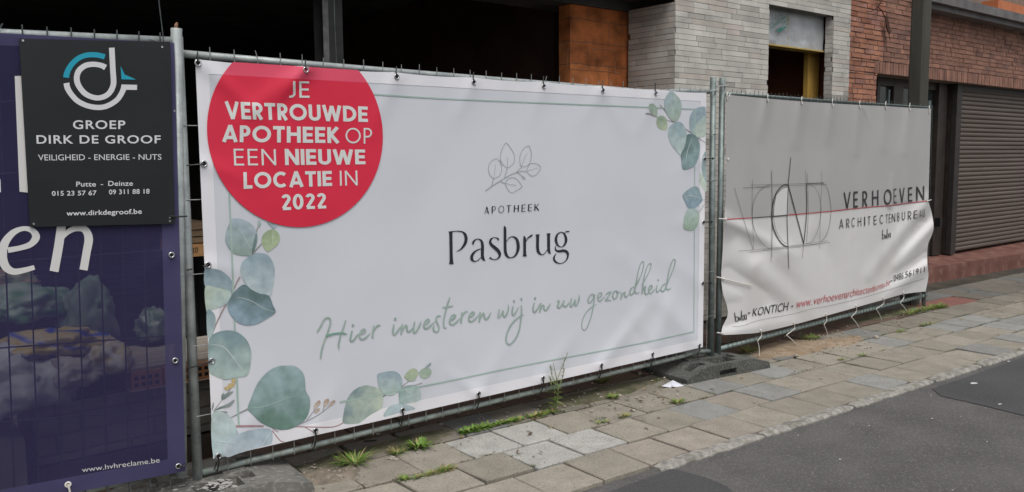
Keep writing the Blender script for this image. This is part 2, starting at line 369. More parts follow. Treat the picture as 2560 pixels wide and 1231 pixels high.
b.add([pv(-60, -.925, -.014), pv(-60, -14, -.014), pv(80, -14, -.014), pv(80, -.925, -.014)], [(0, 1, 2, 3)])
b.build('road', m_asph)['kind'] = 'structure'
# repair patches in the road surface
def sheet(name, pts, z, m):
    bm_ = MB(); bm_.add([(p[0], p[1], z) for p in pts], [tuple(range(len(pts)))]); o = bm_.build(name, m); o['kind'] = 'structure'; return o
pt = [on_z(*p, -.010) for p in [(2353, 990), (2450, 1012), (2560, 1039), (2900, 1110), (3300, 1010), (2900, 830), (2560, 893), (2440, 935), (2330, 972)]]
sheet('road_patch', pt, -.010, m_asph2)
pt = [on_z(*p, -.010) for p in [(1680, 1172), (1760, 1192), (1815, 1215), (1850, 1245), (1860, 1400), (1100, 1400), (1495, 1240)]]
sheet('road_patch', pt, -.010, m_asph2)
# slabs 30 cm in half bond, each one a bevelled, slightly tilted block
b = MB(); P = .3045
light = {(0, -1), (0, 0), (-1, 0), (-1, -1)}
def slab_col(r, k, x, y):
    beige = (r == 0 and 0 < k < 5) or (r == -1 and k in (-2, 1, 2)) or (r == -2 and k < 1)
    rr = random.random()
    base = (.292, .268, .222) if rr < .56 or beige else ((.265, .268, .255) if rr < .84 else (.300, .266, .225))
    g = random.uniform(.88, 1.10)
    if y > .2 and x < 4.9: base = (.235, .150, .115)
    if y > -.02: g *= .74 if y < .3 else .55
    return tuple(q * g for q in base)
for r in range(-3, 5):                       # r = 0 is the row just in front of the fence, negative r lies towards the road
    off = 0 if r % 2 == 0 else P / 2
    for k in range(-14, 42):
        x0 = k * P + off; y0 = (r - 1) * P
        if r == -3: continue
        if r >= 4 and x0 > 3: continue
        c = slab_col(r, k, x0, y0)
        wx = O0 + EX * (x0 + .15) + EY * (y0 + .15)
        if wx.x < 0.9 and y0 > -.65 and random.random() < .0: continue
        if (r == 0 and k in (-1, 0)) or (r == -1 and k in (-1, 0)): gl = random.uniform(.94, 1.04); c = tuple(q * gl for q in (.405, .40, .375))
        if wx.x > 7.0 and wx.y > .05 and wx.x < 8.0 and r == 2: c = (.23, .10, .085)
        g = random.uniform(.0035, .0065); z = random.uniform(-.004, .004); a, e = random.uniform(-.010, .010), random.uniform(-.010, .010)
        bev = .004
        def top(u, v, dz=0): return pv(x0 + u, y0 + v, z + dz + a * (u - .15) + e * (v - .15))
        L0, L1 = g, P - g; g2 = g * 1.35
        k0, k1 = g2, P - g2
        ch = [random.random() < .10 for q in range(4)]
        def cc_(q): return random.uniform(.006, .02) if ch[q] else 0
        C4 = [(L0 + cc_(0), k0 + cc_(0)), (L1 - cc_(1), k0 + cc_(1)), (L1 - cc_(2), k1 - cc_(2)), (L0 + cc_(3), k1 - cc_(3))]
        vs = [top(*q, -.045) for q in C4] + [top(*q, -bev) for q in C4] + [top(q[0] + bev * sx_, q[1] + bev * sy_) for q, (sx_, sy_) in zip(C4, ((1, 1), (-1, 1), (-1, -1), (1, -1)))]
        fs = [(8, 9, 10, 11)] + [(i, (i + 1) % 4, 4 + (i + 1) % 4, 4 + i) for i in range(4)] + [(4 + i, 4 + (i + 1) % 4, 8 + (i + 1) % 4, 8 + i) for i in range(4)]
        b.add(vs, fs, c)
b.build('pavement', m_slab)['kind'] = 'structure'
# worn concrete kerb, starting where the old asphalt begins
b = MB(); x = .30
while x < 14:
    L = random.uniform(.55, .95)
    n = 12; vs = []; wv = random.uniform(-.006, .006)
    for i in range(n + 1):
        u = x + .008 + (L - .016) * i / n; e = .012 * (i in (0, n))
        j = .006 * noise.noise(Vector((u * 9, 1, 2)))
        y1, y0 = -.920 + wv * .3, -.992 + j * 1.6 + wv
        h = .008 + .006 * noise.noise(Vector((u * 5, 4, 2)))
        vs += [pv(u, y1 - e * .3, -.04), pv(u, y1 - e * .3, h - e), pv(u, y0 + .022, h - e + .002), pv(u, y0 + e, -.006), pv(u, y0 + e, -.04)]
    fs = [(5 * i + q, 5 * i + q + 1, 5 * i + q + 6, 5 * i + q + 5) for i in range(n) for q in range(4)] + [(0, 1, 2, 3, 4), tuple(5 * n + q for q in (4, 3, 2, 1, 0))]
    b.add(vs, fs); x += L
b.build('kerb', m_kerb)['kind'] = 'structure'
# thin spreads of sand and builder's dirt washed over the slabs
m_sand = mat('sandy dirt', (.235, .170, .110), (.33, .26, .185), 9, .95, 0, .6, 120, c3=(.12, .085, .055), c3scale=25, c3amt=.5)
def spread(cx, cy, rx, ry, h=.012, seed=0, m=None):
    bb = MB(); n, rg = 40, 9; vs = [(cx, cy, h)]; fs = []
    for k in range(1, rg + 1):
        for i in range(n):
            t = 2 * math.pi * i / n; q = 1 + .35 * noise.noise(Vector((math.cos(t) * 1.6 + seed, math.sin(t) * 1.6, seed))) + .14 * noise.noise(Vector((math.cos(t) * 6, math.sin(t) * 6, seed)))
            r = k / rg; X, Y = cx + rx * q * r * math.cos(t), cy + ry * q * r * math.sin(t)
            vs.append((X, Y, h * (1 - r ** 2.2) + (.004 * noise.noise(Vector((X * 14, Y * 14, seed))) + .004 * noise.noise(Vector((X * 40, Y * 40, seed)))) * (1 - r * .7) - .004 * (r > .98) - .001))
    fs += [(0, 1 + i, 1 + (i + 1) % n) for i in range(n)]
    for k in range(rg - 1):
        fs += [(1 + k * n + i, 1 + (k + 1) * n + i, 1 + (k + 1) * n + (i + 1) % n, 1 + k * n + (i + 1) % n) for i in range(n)]
    bb.add(vs, fs); o = bb.build('dirt', m or m_sand, smooth=True); o['kind'] = 'stuff'; return o
p = on_z(1985, 870); spread(p.x, p.y, .50, .20, .014, 1)
p = on_z(2080, 858); spread(p.x, p.y, .40, .13, .012, 2)
p = on_z(800, 1190); spread(p.x + .02, p.y - .02, .24, .12, .009, 3, mat('pale dirt', (.15, .125, .095), (.26, .22, .17), 14, .95, 0, .6, 120, c3=(.10, .08, .055), c3scale=30, c3amt=.6))
m_moss = mat('mossy dirt', (.075, .072, .042), (.15, .135, .09), 11, .95, 0, .6, 90, c3=(.06, .085, .02), c3scale=12, c3amt=.7)
p = on_z(1000, 1110); spread(p.x, p.y, .62, .11, .007, 4, m_moss)
p = on_z(1500, 985); spread(p.x, p.y, .62, .11, .006, 5, m_moss)
p = on_z(2200, 790); spread(p.x, p.y, .75, .12, .006, 6, m_moss)
# grit and crumbs of stone
m_grit = mat('grit', (.19, .165, .13), (.42, .375, .32), 60, .9)
b = MB()
def stone(p, r, seed=0):
    n = 6; vs = []; a0 = random.uniform(0, 6)
    for k, (zz, q) in enumerate(((-.2, .8), (.25, 1.0), (.7, .55))):
        for i in range(n):
            t = a0 + 2 * math.pi * i / n; rr = r * q * random.uniform(.7, 1.25)
            vs.append((p.x + rr * math.cos(t) * 1.25, p.y + rr * math.sin(t), p.z + r * zz))
    b.add(vs, [tuple(range(2 * n, 3 * n))] + [(k * n + i, k * n + (i + 1) % n, (k + 1) * n + (i + 1) % n, (k + 1) * n + i) for k in range(2) for i in range(n)])
for (px, py, sx, sy, n) in [(800, 1190, 90, 35, 130), (1010, 1150, 160, 45, 60), (1500, 1000, 170, 45, 110), (2000, 872, 110, 36, 190), (2110, 850, 80, 26, 120), (1700, 940, 90, 25, 25), (2260, 800, 90, 26, 50), (1950, 1000, 300, 90, 26), (1250, 1050, 90, 30, 30)]:
    for i in range(n):
        p = on_z(random.gauss(px, sx * .55), random.gauss(py, sy * .55)); d = (p - CAM).length
        if p.y > .5 or p.y < -1.0: continue
        stone(Vector((p.x, p.y, .006)), random.choice((.002, .003, .003, .004, .005, .008)) * (1.1 if d > 5 else .75))
for px, py, r in [(860, 1012 + 140, .014), (945, 1087, .012), (980, 1148, .018), (990, 1150, .012), (1102, 1062, .012), (850, 1192, .013), (1408, 1027, .013), (2190, 845, .025), (1990, 890, .018), (2146, 864, .016), (1548, 990, .014), (1600, 935, .015), (1460, 985, .01)]:
    stone(on_z(px, py, .004), r)
b.build('gravel', m_grit)['kind'] = 'stuff'
b = MB()
for i in range(260):
    p = pv(random.uniform(0, 8), random.uniform(-3.6, -1.05), -.0135)
    stone(p, random.choice((.0015, .002, .003, .004)))
for px, py, r in ((2435, 960, .030), (2500, 1012, .018), (2522, 905, .018), (2100, 1150, .010), (2330, 1048, .012)):
    p = on_z(px, py, -.0095); n = 9; b.add([(p.x + r * random.uniform(.6, 1.3) * math.cos(6.283 * k / n), p.y + .5 * r * random.uniform(.6, 1.3) * math.sin(6.283 * k / n), -.0055) for k in range(n)], [tuple(range(n))])
b.build('grit', mat('white grit', (.45, .45, .44), (.6, .6, .58), 40, .9))['kind'] = 'stuff'

# ================================================================== UNFINISHED BUILDING
FY = 1.15
m_gbrick = brick_mat('grey slim brick', (.315, .300, .275), (.41, .40, .375), (.055, .050, .045), .285, .0468, .0028, bump=.7, offset=.37, freq=2, dirt=.30, squash=1.25)
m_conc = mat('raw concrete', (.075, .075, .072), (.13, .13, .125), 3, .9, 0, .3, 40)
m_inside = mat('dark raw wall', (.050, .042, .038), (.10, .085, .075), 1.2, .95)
m_orange = brick_mat('orange hollow block', (.66, .185, .05), (.80, .29, .095), (.42, .18, .09), .52, .19, .005, bump=.6, dirt=.6)
m_floor = mat('dirty screed', (.055, .050, .045), (.10, .09, .08), 3, .95)
XC, XD = 4.43, 7.215                                 # grey pier corner and party wall with the brick house
bld = empty('unfinished_building', (4.43, FY, 0), 'unfinished new building with slim grey brick facade and wide dark open ground floor', 'building')
wx0, wx1 = on_y(1923, 60, FY).x, on_y(2085, 60, FY).x  # side window opening
wz1 = on_y(1923, 10, FY).z
def bricks(mb, o, u, n, W_, z0, z1, rh, lens, jt, cfun, holes=(), dep=.012, jit=.0006, upright=False):
    """lay single bricks on a face: o = corner, u = along, n = outwards"""
    o, u, n = Vector(o), Vector(u), Vector(n); z = z0; r = 0
    while z < z1 - .004:
        h = min(rh, z1 - z); segs = [(0.0, W_)]
        for (a, c_, ha, hb_) in holes:
            if ha < z + h * .6 < hb_ or ha < z + h * .3 < hb_: segs = [q for (p0, p1) in segs for q in ((p0, min(p1, a)), (max(p0, c_), p1)) if q[1] - q[0] > .012]
        for (p0, p1) in segs:
            x = p0 - (random.uniform(0, lens[0]) if not upright else 0)
            while x < p1:
                L = random.choice(lens) * random.uniform(.98, 1.02); a, c_ = max(x, p0), min(x + L, p1); x += L
                if c_ - a < .02: continue
                e = random.uniform(-jit, jit) * 2; col_ = cfun()
                def P_(uu, zz, dd): return o + u * (uu + random.uniform(-jit, jit)) + Vector((0, 0, zz + random.uniform(-jit, jit))) + n * dd
                g = jt / 2; A = [(a + g * (a > p0), z + g), (c_ - g * (c_ < p1), z + g), (c_ - g * (c_ < p1), z + h - g), (a + g * (a > p0), z + h - g)]
                vs = [P_(*q, e + random.uniform(-jit, jit)) for q in A] + [o + u * q[0] + Vector((0, 0, q[1])) - n * dep for q in A]
                mb.add(vs, [(0, 1, 2, 3)] + [(k, k + 4, (k + 1) % 4 + 4, (k + 1) % 4) for k in range(4)], col_)
        z += h; r += 1
def gcolr():
    r_ = random.random(); c_ = (.52, .505, .470) if r_ < .64 else ((.43, .415, .385) if r_ < .86 else ((.49, .45, .41) if r_ < .96 else (.34, .325, .30))); g = random.uniform(.9, 1.08); return tuple(q * g for q in c_)
m_joint = mat('dark joint', (.055, .050, .046), (.085, .08, .072), 20, .95)
m_gb = mat('grey slim brick', (.80, .80, .80), (1.12, 1.11, 1.09), 5, .85, 0, .35, 70, attr='Col', detail=9, contrast=(.3, .7))
m_rb = mat('old red brick', (.72, .72, .74), (1.15, 1.12, 1.10), 6, .9, 0, .6, 60, attr='Col', detail=9, contrast=(.3, .7))
b = MB(); E_ = .008; VD = FY + .095
b.box((XC + E_, FY + E_, -.05), (XC + .34, 1.68, 2.78)); b.box((XC + .341, FY + E_, -.05), (wx0 - .0, VD, 2.99)); b.box((wx1 + E_, FY + E_, -.05), (XD, VD, 2.99))
b.box((wx0, FY + E_, -.05), (wx1, VD, .9)); b.box((wx0 + .001, FY + E_, wz1), (wx1, VD, 2.985))
b.box((-9, FY + E_, 2.995), (XD, 1.66, 6.6)); b.box((-9, FY + .02, 2.85), (XC - .002, 1.66, 2.99)); b.box((wx1 + .09, VD + .01, -.05), (XD, 1.30, 2.99))  # unseen lintel over the opening, lowered to shade the block pillar's top
core = b.build('facade_wall', m_joint, bld)
b = MB(); LG_ = (.34, .29, .40, .24, .19, .44)
hz_ = [(wx0 - XC, wx1 - XC, .9, wz1)]
bricks(b, (XC, FY, 0), (1, 0, 0), (0, -1, 0), XD - XC, .0, 3.6, .0468, LG_, .0034, gcolr, hz_)
bricks(b, (XC, FY + .013, 0), (0, 1, 0), (-1, 0, 0), 1.69 - FY - .013, .0, 2.785, .0468, (.30, .24, .36), .0034, gcolr)
bricks(b, (wx1, FY + .013, 0), (0, 1, 0), (-1, 0, 0), .082, .9, wz1, .0468, (.20,), .0034, gcolr)
b.add([(wx0, FY, wz1 - .001), (wx1, FY, wz1 - .001), (wx1, VD, wz1 - .001), (wx0, VD, wz1 - .001)], [(0, 1, 2, 3)], (.22, .21, .19))
b.build('brickwork', m_gb, bld)
b = MB()
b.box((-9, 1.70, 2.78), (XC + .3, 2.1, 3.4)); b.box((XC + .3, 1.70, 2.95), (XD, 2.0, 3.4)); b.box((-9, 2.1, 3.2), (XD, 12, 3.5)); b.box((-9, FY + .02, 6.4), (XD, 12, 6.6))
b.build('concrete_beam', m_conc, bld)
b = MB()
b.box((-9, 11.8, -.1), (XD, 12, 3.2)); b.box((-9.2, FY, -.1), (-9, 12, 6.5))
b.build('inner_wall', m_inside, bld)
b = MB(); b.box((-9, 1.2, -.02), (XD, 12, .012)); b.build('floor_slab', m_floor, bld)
ox0 = on_y(1425, 100, 1.72).x
b = MB(); b.box((ox0, 1.72, 0), (XC + .25, 1.86, 2.775)); b.build('block_pillar', m_orange, bld, uv=(-.05,))
b = MB(); b.box((ox0 + .18, 2.13, 0), (ox0 + .36, 7, 3.19)); b.build('side_wall', mat('brown block wall', (.045, .024, .016), (.075, .038, .024), 3, .9), bld)
b = MB()                                              # mortar smears on the pillar joints
for pts in ([(1425, 174), (1470, 176), (1510, 179), (1552, 183)], [(1480, 122), (1512, 124), (1540, 127)], [(1539.5, 128), (1539, 150), (1538, 178), (1538, 187)], [(1472, 188), (1472, 204)], [(1420, 120), (1419, 172)]):
    q = catmull(pts, False, 4); ps = [on_y(x, y, 1.7165) + Vector((0, 0, .004 * noise.noise(Vector((x * .3, y * .3, 0))))) for x, y in q]
    b.tube(ps, [.0016 + .0028 * abs(noise.noise(Vector((x * .2, y * .2, 5)))) for x, y in q], 5)
b.build('mortar_smear', mat('mortar', (.40, .20, .11), (.50, .28, .17), 30, .95), bld)
# window: foil-faced insulation board above, dark opening with timber below
m_foil = mat('foil facing', (.42, .435, .445), (.58, .595, .61), 5, .38, .35, .8, 11, spec=.5)
YI = FY + .13
iz0 = on_y(1923, 110, YI).z; ix1 = on_y(2058, 100, YI).x
b = MB(); n, k = 36, 22; vs = []
for j in range(k + 1):
    for i in range(n + 1):
        X = wx0 - .05 + (ix1 - wx0 + .05) * i / n; Z = iz0 + (2.98 - iz0) * j / k
        cr = max(0, noise.noise(Vector((X * 5, Z * 9, 1)))) * .010 + abs(noise.noise(Vector((X * 14, Z * 14, 4)))) * .007 - (.006 if abs(X - wx0 - .52) < .02 else 0)
        vs.append((X, YI - cr, Z))
b.add(vs, [(j * (n + 1) + i, j * (n + 1) + i + 1, (j + 1) * (n + 1) + i + 1, (j + 1) * (n + 1) + i) for j in range(k) for i in range(n)])
board = b.build('insulation_board', m_foil, bld, smooth=True)
b = MB(); b.box((wx0 - .02, YI + .004, iz0 - .004), (ix1 + .01, YI + .12, iz0 + .30)); b.box((wx0 - .05, YI - .02, iz0 - .016), (ix1 + .02, YI + .12, iz0 - .003)); b.build('board_edge', mat('yellow foam', (.42, .30, .08), (.52, .38, .12), 8, .9), bld)
S = Surf((0, YI, 0), (0, -1, 0)); pr = Print(S, .024)
T = (1900, 0, 1326 / 280)
for pts in ([(105, 330), (130, 270), (165, 290), (150, 330), (120, 320)], [(150, 320), (200, 270), (260, 230), (320, 180), (345, 165)], [(140, 180), (160, 230), (190, 200), (175, 165)], [(200, 250), (225, 215), (250, 240), (300, 200)], [(180, 300), (230, 270), (280, 260), (320, 240)], [(270, 290), (300, 265), (325, 290), (300, 300)], [(100, 385), (110, 350), (130, 330)], [(190, 380), (205, 350), (240, 320), (290, 315), (325, 335)], [(225, 200), (245, 175), (270, 190), (255, 215)], [(285, 215), (320, 205), (325, 250)]):
    pr.ribbon(pts, 5, tr=T)
for i in range(6):
    a = i / 5; pr.ribbon([(205 + 6 * i, 385 - i, 5), (235 + 14 * i, 345 - 4 * i, 13), (262 + 10 * i, 330 + 2 * i, 4)], tr=T)
pr.mb.build('lettering', mat('green stamp ink', (.03, .20, .14), (.07, .28, .21), 30, .6), board)
b = MB()
tx0, tx1 = on_y(2019, 200, 1.42).x, on_y(2047, 200, 1.42).x
b.box((tx0, 1.42, .9), (tx1, 1.47, 2.95)); b.build('timber_post', mat('yellow timber', (.46, .27, .055), (.58, .36, .085), 4, .7, stretch=(8, 8, .6)), bld)
b = MB(); b.box((XD - .02, 1.31, -.1), (XD - .005, 12, 3.2)); b.build('party_wall', mat('brown party wall', (.20, .065, .032), (.26, .09, .045), 3, .9), bld)
b = MB(); q0, q1 = on_y(797, 100, 1.5).x, on_y(845, 100, 1.5).x
b.box((q0, 1.43, 0), (q1, 1.442, 3.0)); b.box((q0, 1.558, 0), (q1, 1.57, 3.0)); b.box(((q0 + q1) / 2 - .006, 1.442, 0), ((q0 + q1) / 2 + .006, 1.558, 3.0))
sc_ = b.build('steel_column', mat('primed steel', (.014, .014, .015), (.026, .026, .026), 8, .6, .1), bld)
b = MB(); b.box((q0 - .004, 1.425, 0), (q0 + .035, 1.4295, 3.0)); b.build('lit_edge_strip', mat('lit edge steel', (.06, .06, .06), (.13, .13, .13), 14, .6), sc_)  # paler strip paints the light on the column's left edge
b = MB(); b.tube([on_y(*p, 1.3) for p in [(834, -60), (837, 60), (842, 170)]], .003, 5); b.build('plumb_line', m_wired, bld)

# ================================================================== BRICK HOUSE NEXT DOOR
m_rbrick = brick_mat('old red brick', (.295, .105, .062), (.20, .082, .055), (.15, .115, .095), .205, .0535, .010, bump=1.0, dirt=.42)
m_sold = brick_mat('soldier course brick', (.32, .125, .075), (.25, .10, .065), (.17, .12, .10), .058, .40, .009, bump=.9, offset=0, dirt=.35)
m_frame = mat('dark brown joinery', (.022, .016, .013), (.036, .027, .022), 9, .45, spec=.5)
m_glass = mat('dark glass', (.030, .038, .040), (.060, .072, .075), 2, .08, spec=.8)
hs_ = empty('brick_house', (XD, FY, 0), 'old red brick house with brown roller shutter and recessed dark doorway', 'house')
RX = 18.0; HY = FY + .012
jx = on_y(2190, 240, HY).x; hz = on_y(2190, 181, HY).z; sz1 = on_y(2190, 152, HY).z
E_ = .009
def rcolp():
    c_ = random.choice(((.40, .185, .118), (.43, .205, .132), (.35, .15, .097), (.38, .195, .15))); g = random.uniform(.88, 1.1); return tuple(q * g for q in c_)
def rcolr():
    r_ = random.random(); c_ = (.280, .146, .106) if r_ < .5 else ((.250, .134, .100) if r_ < .8 else ((.31, .165, .118) if r_ < .94 else (.20, .112, .088))); g = random.uniform(.85, 1.1); return tuple(q * g for q in c_)
b = MB(); b.box((XD + .004, HY + E_, -.05), (jx, HY + .30, hz - .01)); b.box((XD + .004, HY + E_, hz - .009), (RX, HY + .30, 3.28)); b.box((XD + .004, HY + .02, 3.285), (RX, HY + .30, 6.8))
b.build('brick_wall', mat('old mortar', (.17, .125, .10), (.23, .18, .145), 12, .95), hs_)
b = MB(); RL = (.195, .195, .205, .10)
bricks(b, (XD + .006, HY, 0), (1, 0, 0), (0, -1, 0), jx - XD - .006, .0, hz - .01, .0535, RL, .010, rcolp, jit=.0025, dep=.02)
bricks(b, (XD + .006, HY, 0), (1, 0, 0), (0, -1, 0), jx - XD - .07, hz - .01, sz1, .0535, RL, .010, rcolp, jit=.0025, dep=.02)
bricks(b, (XD + .006, HY, 0), (1, 0, 0), (0, -1, 0), .72, sz1 + .002, 3.34, .0535, RL, .010, rcolp, jit=.0025, dep=.02)
bricks(b, (XD + .731, HY, 0), (1, 0, 0), (0, -1, 0), 7.5, sz1 + .002, 3.34, .0535, RL, .008, rcolr, jit=.002, dep=.02)
bricks(b, (jx - .06, HY - .003, 0), (1, 0, 0), (0, -1, 0), 7.0, hz - .012, sz1, sz1 - hz + .012, (.060, .058), .009, rcolr, jit=.002, dep=.022, upright=True)
bricks(b, (jx, HY + .014, 0), (0, 1, 0), (1, 0, 0), .27, .0, hz - .012, .0535, (.10, .2), .009, rcolr, jit=.002, dep=.02)
b.build('brickwork', m_rb, hs_)
cz = on_y(2370, 18, 1.0).z
b = MB(); xa = on_y(2330, 10, 1.05).x
b.box((xa - .25, .93, cz), (RX, HY - .001, cz + .10)); b.box((xa - .25, .99, cz - .06), (RX, HY - .001, cz - .001)); b.build('awning_box', mat('grey painted timber', (.10, .095, .095), (.16, .15, .15), 5, .6), hs_)
b = MB(); b.box((on_y(2490, 10, .99).x, .965, cz + .101), (RX, HY - .001, cz + .22)); b.build('fascia', mat('orange board', (.42, .13, .05), (.50, .17, .07), 5, .6), hs_)
# recess with glazed door screen and shutter
RYD = HY + .24
gx0, gx1 = on_y(2378, 400, HY + .14).x, on_y(2388, 400, HY + .14).x
bz = .20
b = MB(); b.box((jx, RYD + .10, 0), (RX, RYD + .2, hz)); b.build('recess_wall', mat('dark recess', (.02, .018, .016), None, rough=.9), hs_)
door = empty('door', (jx, RYD, bz), None, None); door.parent = hs_; door.location = Vector((jx, RYD, bz)) - hs_.location
dxs = [on_y(px, 300, RYD).x for px in (2188, 2226, 2250, 2292, 2318, 2345, 2380)]
b = MB()
b.box((dxs[0] - .03, RYD - .03, bz), (dxs[0] + .03, RYD + .04, hz)); b.box((dxs[1], RYD - .03, bz), (dxs[2], RYD + .04, hz)); b.box((dxs[3], RYD - .05, bz), (dxs[3] + .07, RYD + .04, hz)); b.box((dxs[4] + .16, RYD - .06, bz), (dxs[5] + .10, RYD + .04, hz)); b.box((dxs[5] + .16, RYD - .085, bz), (dxs[6] + .02, RYD + .04, hz))
b.box((dxs[0], RYD - .028, hz - .10), (dxs[6], RYD + .04, hz)); b.box((dxs[0], RYD - .028, bz), (dxs[6], RYD + .03, bz + .28))
b.build('frame', m_frame, door)
b = MB(); b.box((dxs[0], RYD + .02, bz + .28), (dxs[6], RYD + .03, hz - .1)); b.build('pane', m_glass, door)
b = MB(); b.box((dxs[1] - .05, RYD + .004, 1.95), (dxs[1] - .02, RYD + .018, 2.25)); b.build('curtain', mat('pale curtain', (.20, .25, .25), (.28, .33, .33), 7, .8), door)
b = MB(); b.box((dxs[4] + .03, RYD + .004, 1.6), (dxs[4] + .10, RYD + .018, 2.16)); b.build('curtain', D.materials['pale curtain'], door)
b = MB(); hp = on_y(2345, 555, RYD - .09); b.box((hp.x - .03, RYD - .13, hp.z - .06), (hp.x + .03, RYD - .06, hp.z + .05)); b.build('door_lock', m_tie, door)
sh = MB(); SY = HY + .12; sp = .0575; z = bz + .02; k = 0; zt = on_y(2386, 222, SY).z
vs = []; fs = []; zs = []
while z < zt:
    for (dz, dy) in ((0, .012), (.004, .001), (.018, -.007), (.036, -.007), (.050, .000), (.0545, .012)): zs.append((z + dz, SY + dy))
    z += sp
for (zz, yy) in zs: vs += [(gx1 - .005, yy, zz), (RX, yy, zz)]
fs = [(2 * i, 2 * i + 1, 2 * i + 3, 2 * i + 2) for i in range(len(zs) - 1)]
sh.add(vs, fs); sh.build('roller_shutter', mat('brown plastic slats', (.088, .069, .057), (.115, .092, .078), 1.5, .5, spec=.4, stretch=(.4, 1, 6)), hs_)
b = MB(); b.box((gx0 - .03, SY - .035, bz), (gx1 - .006, SY + .03, hz)); b.box((gx1 - .005, SY - .02, zt), (RX, SY + .1, hz)); b.build('shutter_guide', mat('dark guide', (.025, .022, .020), (.035, .03, .028), 8, .5), hs_)
sa, sb = on_z(2312, 704), on_z(2560, 662); st = MB()
zt_ = .155
st.add([(sa.x - 1.6, sa.y + .1, -.05), (sa.x, sa.y, -.05), (sb.x, sb.y, -.05), (RX, sb.y - .2, -.05), (sa.x - 1.6, sa.y + .1, zt_), (sa.x, sa.y, zt_), (sb.x, sb.y, zt_), (RX, sb.y - .2, zt_),
        (sa.x - 1.6, RYD + .12, zt_ + .045), (sa.x, RYD + .12, zt_ + .045), (sb.x, RYD + .12, zt_ + .045), (RX, RYD + .12, zt_ + .045)],
       [(0, 1, 5, 4), (1, 2, 6, 5), (2, 3, 7, 6), (4, 5, 9, 8), (5, 6, 10, 9), (6, 7, 11, 10)])
st.build('doorstep', mat('red step tiles', (.125, .052, .040), (.175, .080, .062), 4, .7, 0, .2, 60, c3=(.26, .17, .13), c3scale=8, c3amt=.5), hs_)
# dried vine twig hanging on the brick wall
b = MB(); TY = HY - .06; T = (2120, 0, 1319 / 300)
def z10(pts): return [on_y(x / T[2] + T[0], y / T[2] + T[1], TY) for x, y in pts]
b.tube(z10([(395, -60), (385, 5), (345, 50), (330, 80)]), .006, 6); b.tube(z10([(358, -60), (355, 10), (345, 50)]), .005, 6)
b.tube(z10([(330, 80), (290, 110), (250, 130), (200, 126)]), [.006, .005, .004, .003], 6); b.tube(z10([(305, 38), (345, 46), (395, 40)]), .004, 6)
b.tube(z10([(330, 80), (375, 120), (405, 190), (425, 290), (450, 380), (463, 440)]), [.006, .006, .005, .005, .005, .003], 6)
b.tube(z10([(390, 160), (430, 200), (470, 202)]), .003, 6)
lf = [(415, 205), (440, 200), (455, 270), (470, 330), (468, 375), (445, 350), (425, 290)]
ps = z10(lf); b.add(ps + [p + Vector((0, .012, 0)) for p in ps], [tuple(range(7)), tuple(range(13, 6, -1))] + [(i, (i + 1) % 7, 7 + (i + 1) % 7, 7 + i) for i in range(7)])
tag(b.build('dried_twig', mat('dried stem', (.045, .018, .012), (.08, .03, .02), 20, .8)), 'dried reddish brown vine twig hanging on the red brick wall', 'twig')

# ================================================================== POLE
m_pole = mat('weathered concrete pole', (.048, .046, .037), (.072, .070, .057), 2.5, .9, 0, .3, 60, stretch=(3, 3, .5))
bp_ = on_z(2278, 768); b = MB(); cxp, cyp = 7.105, .36; hw = .074
prev = None; vs = []; fs = []
for zz, r in ((-.1, hw * 1.03), (1.5, hw), (3.2, hw * .97), (7.5, hw * .85)):
    c_ = r * .28
    vs += [(cxp - r + c_, cyp - r, zz), (cxp + r - c_, cyp - r, zz), (cxp + r, cyp - r + c_, zz), (cxp + r, cyp + r - c_, zz), (cxp + r - c_, cyp + r, zz), (cxp - r + c_, cyp + r, zz), (cxp - r, cyp + r - c_, zz), (cxp - r, cyp - r + c_, zz)]
fs = [(8 * k + i, 8 * k + (i + 1) % 8, 8 * k + 8 + (i + 1) % 8, 8 * k + 8 + i) for k in range(3) for i in range(8)] + [tuple(range(24, 32))]
b.add(vs, fs); tag(b.build('street_pole', m_pole, origin=(cxp, cyp, 0)), 'tall dark square street pole standing between the end of the fence and the brick house', 'pole')

# ================================================================== FENCE PANELS
def lerp(a, b, t): return a + (b - a) * t
# --- middle panel, plane y = 0
fm = empty('mesh_fence', (1.7, 0, 0), 'middle galvanised mesh fence panel carrying the white pharmacy banner', 'fence', 'mesh fence panels')
lp = [on_y(495, 1204, 0), on_y(447, 92, .0)]; lp[1].x = lp[0].x + .004
b = MB(); b.tube(lp, .021, 14); b.build('post', m_galv, fm, smooth=True)
rp = [on_y(1777, 892, 0), on_y(1783, 194, 0)]
b = MB(); b.tube(rp, .0205, 14); b.build('post', m_galv2, fm, smooth=True)
b = MB(); b.tube([on_y(458, 135, 0), on_y(800, 164, 0), on_y(1200, 197, 0), on_y(1640, 232, 0), on_y(1688, 228.5, 0), on_y(1775, 230, 0)], .0165, 10); b.build('top_rail', m_galv, fm, smooth=True)
b = MB(); b.tube([on_y(505, 1182, 0), on_y(800, 1110, 0), on_y(1250, 1000, 0), on_y(1700, 893, 0), on_y(1740, 880, 0), on_y(1778, 878, 0)], .0145, 10); b.build('bottom_rail', m_rail, fm, smooth=True)
b = MB()
x = .057
while x < 3.44:
    bent = random.random() < .16; dx = random.uniform(-.012, .012) if bent else 0
    tz = lerp(1.93, 1.905, x / 3.4); bz0 = lerp(.105, .135, x / 3.4)
    b.tube([(x, -.019, bz0), (x, -.019, tz), (x + dx, -.019, tz + random.uniform(.024, .034))], .0021, 5); x += .105
for zz in (1.63, 1.318, 1.0, .69, .38):
    b.tube([(lp[0].x, -.021, zz), (rp[0].x, -.021, zz + .004)], .0021, 5)
b.build('wire_mesh', m_wire, fm)
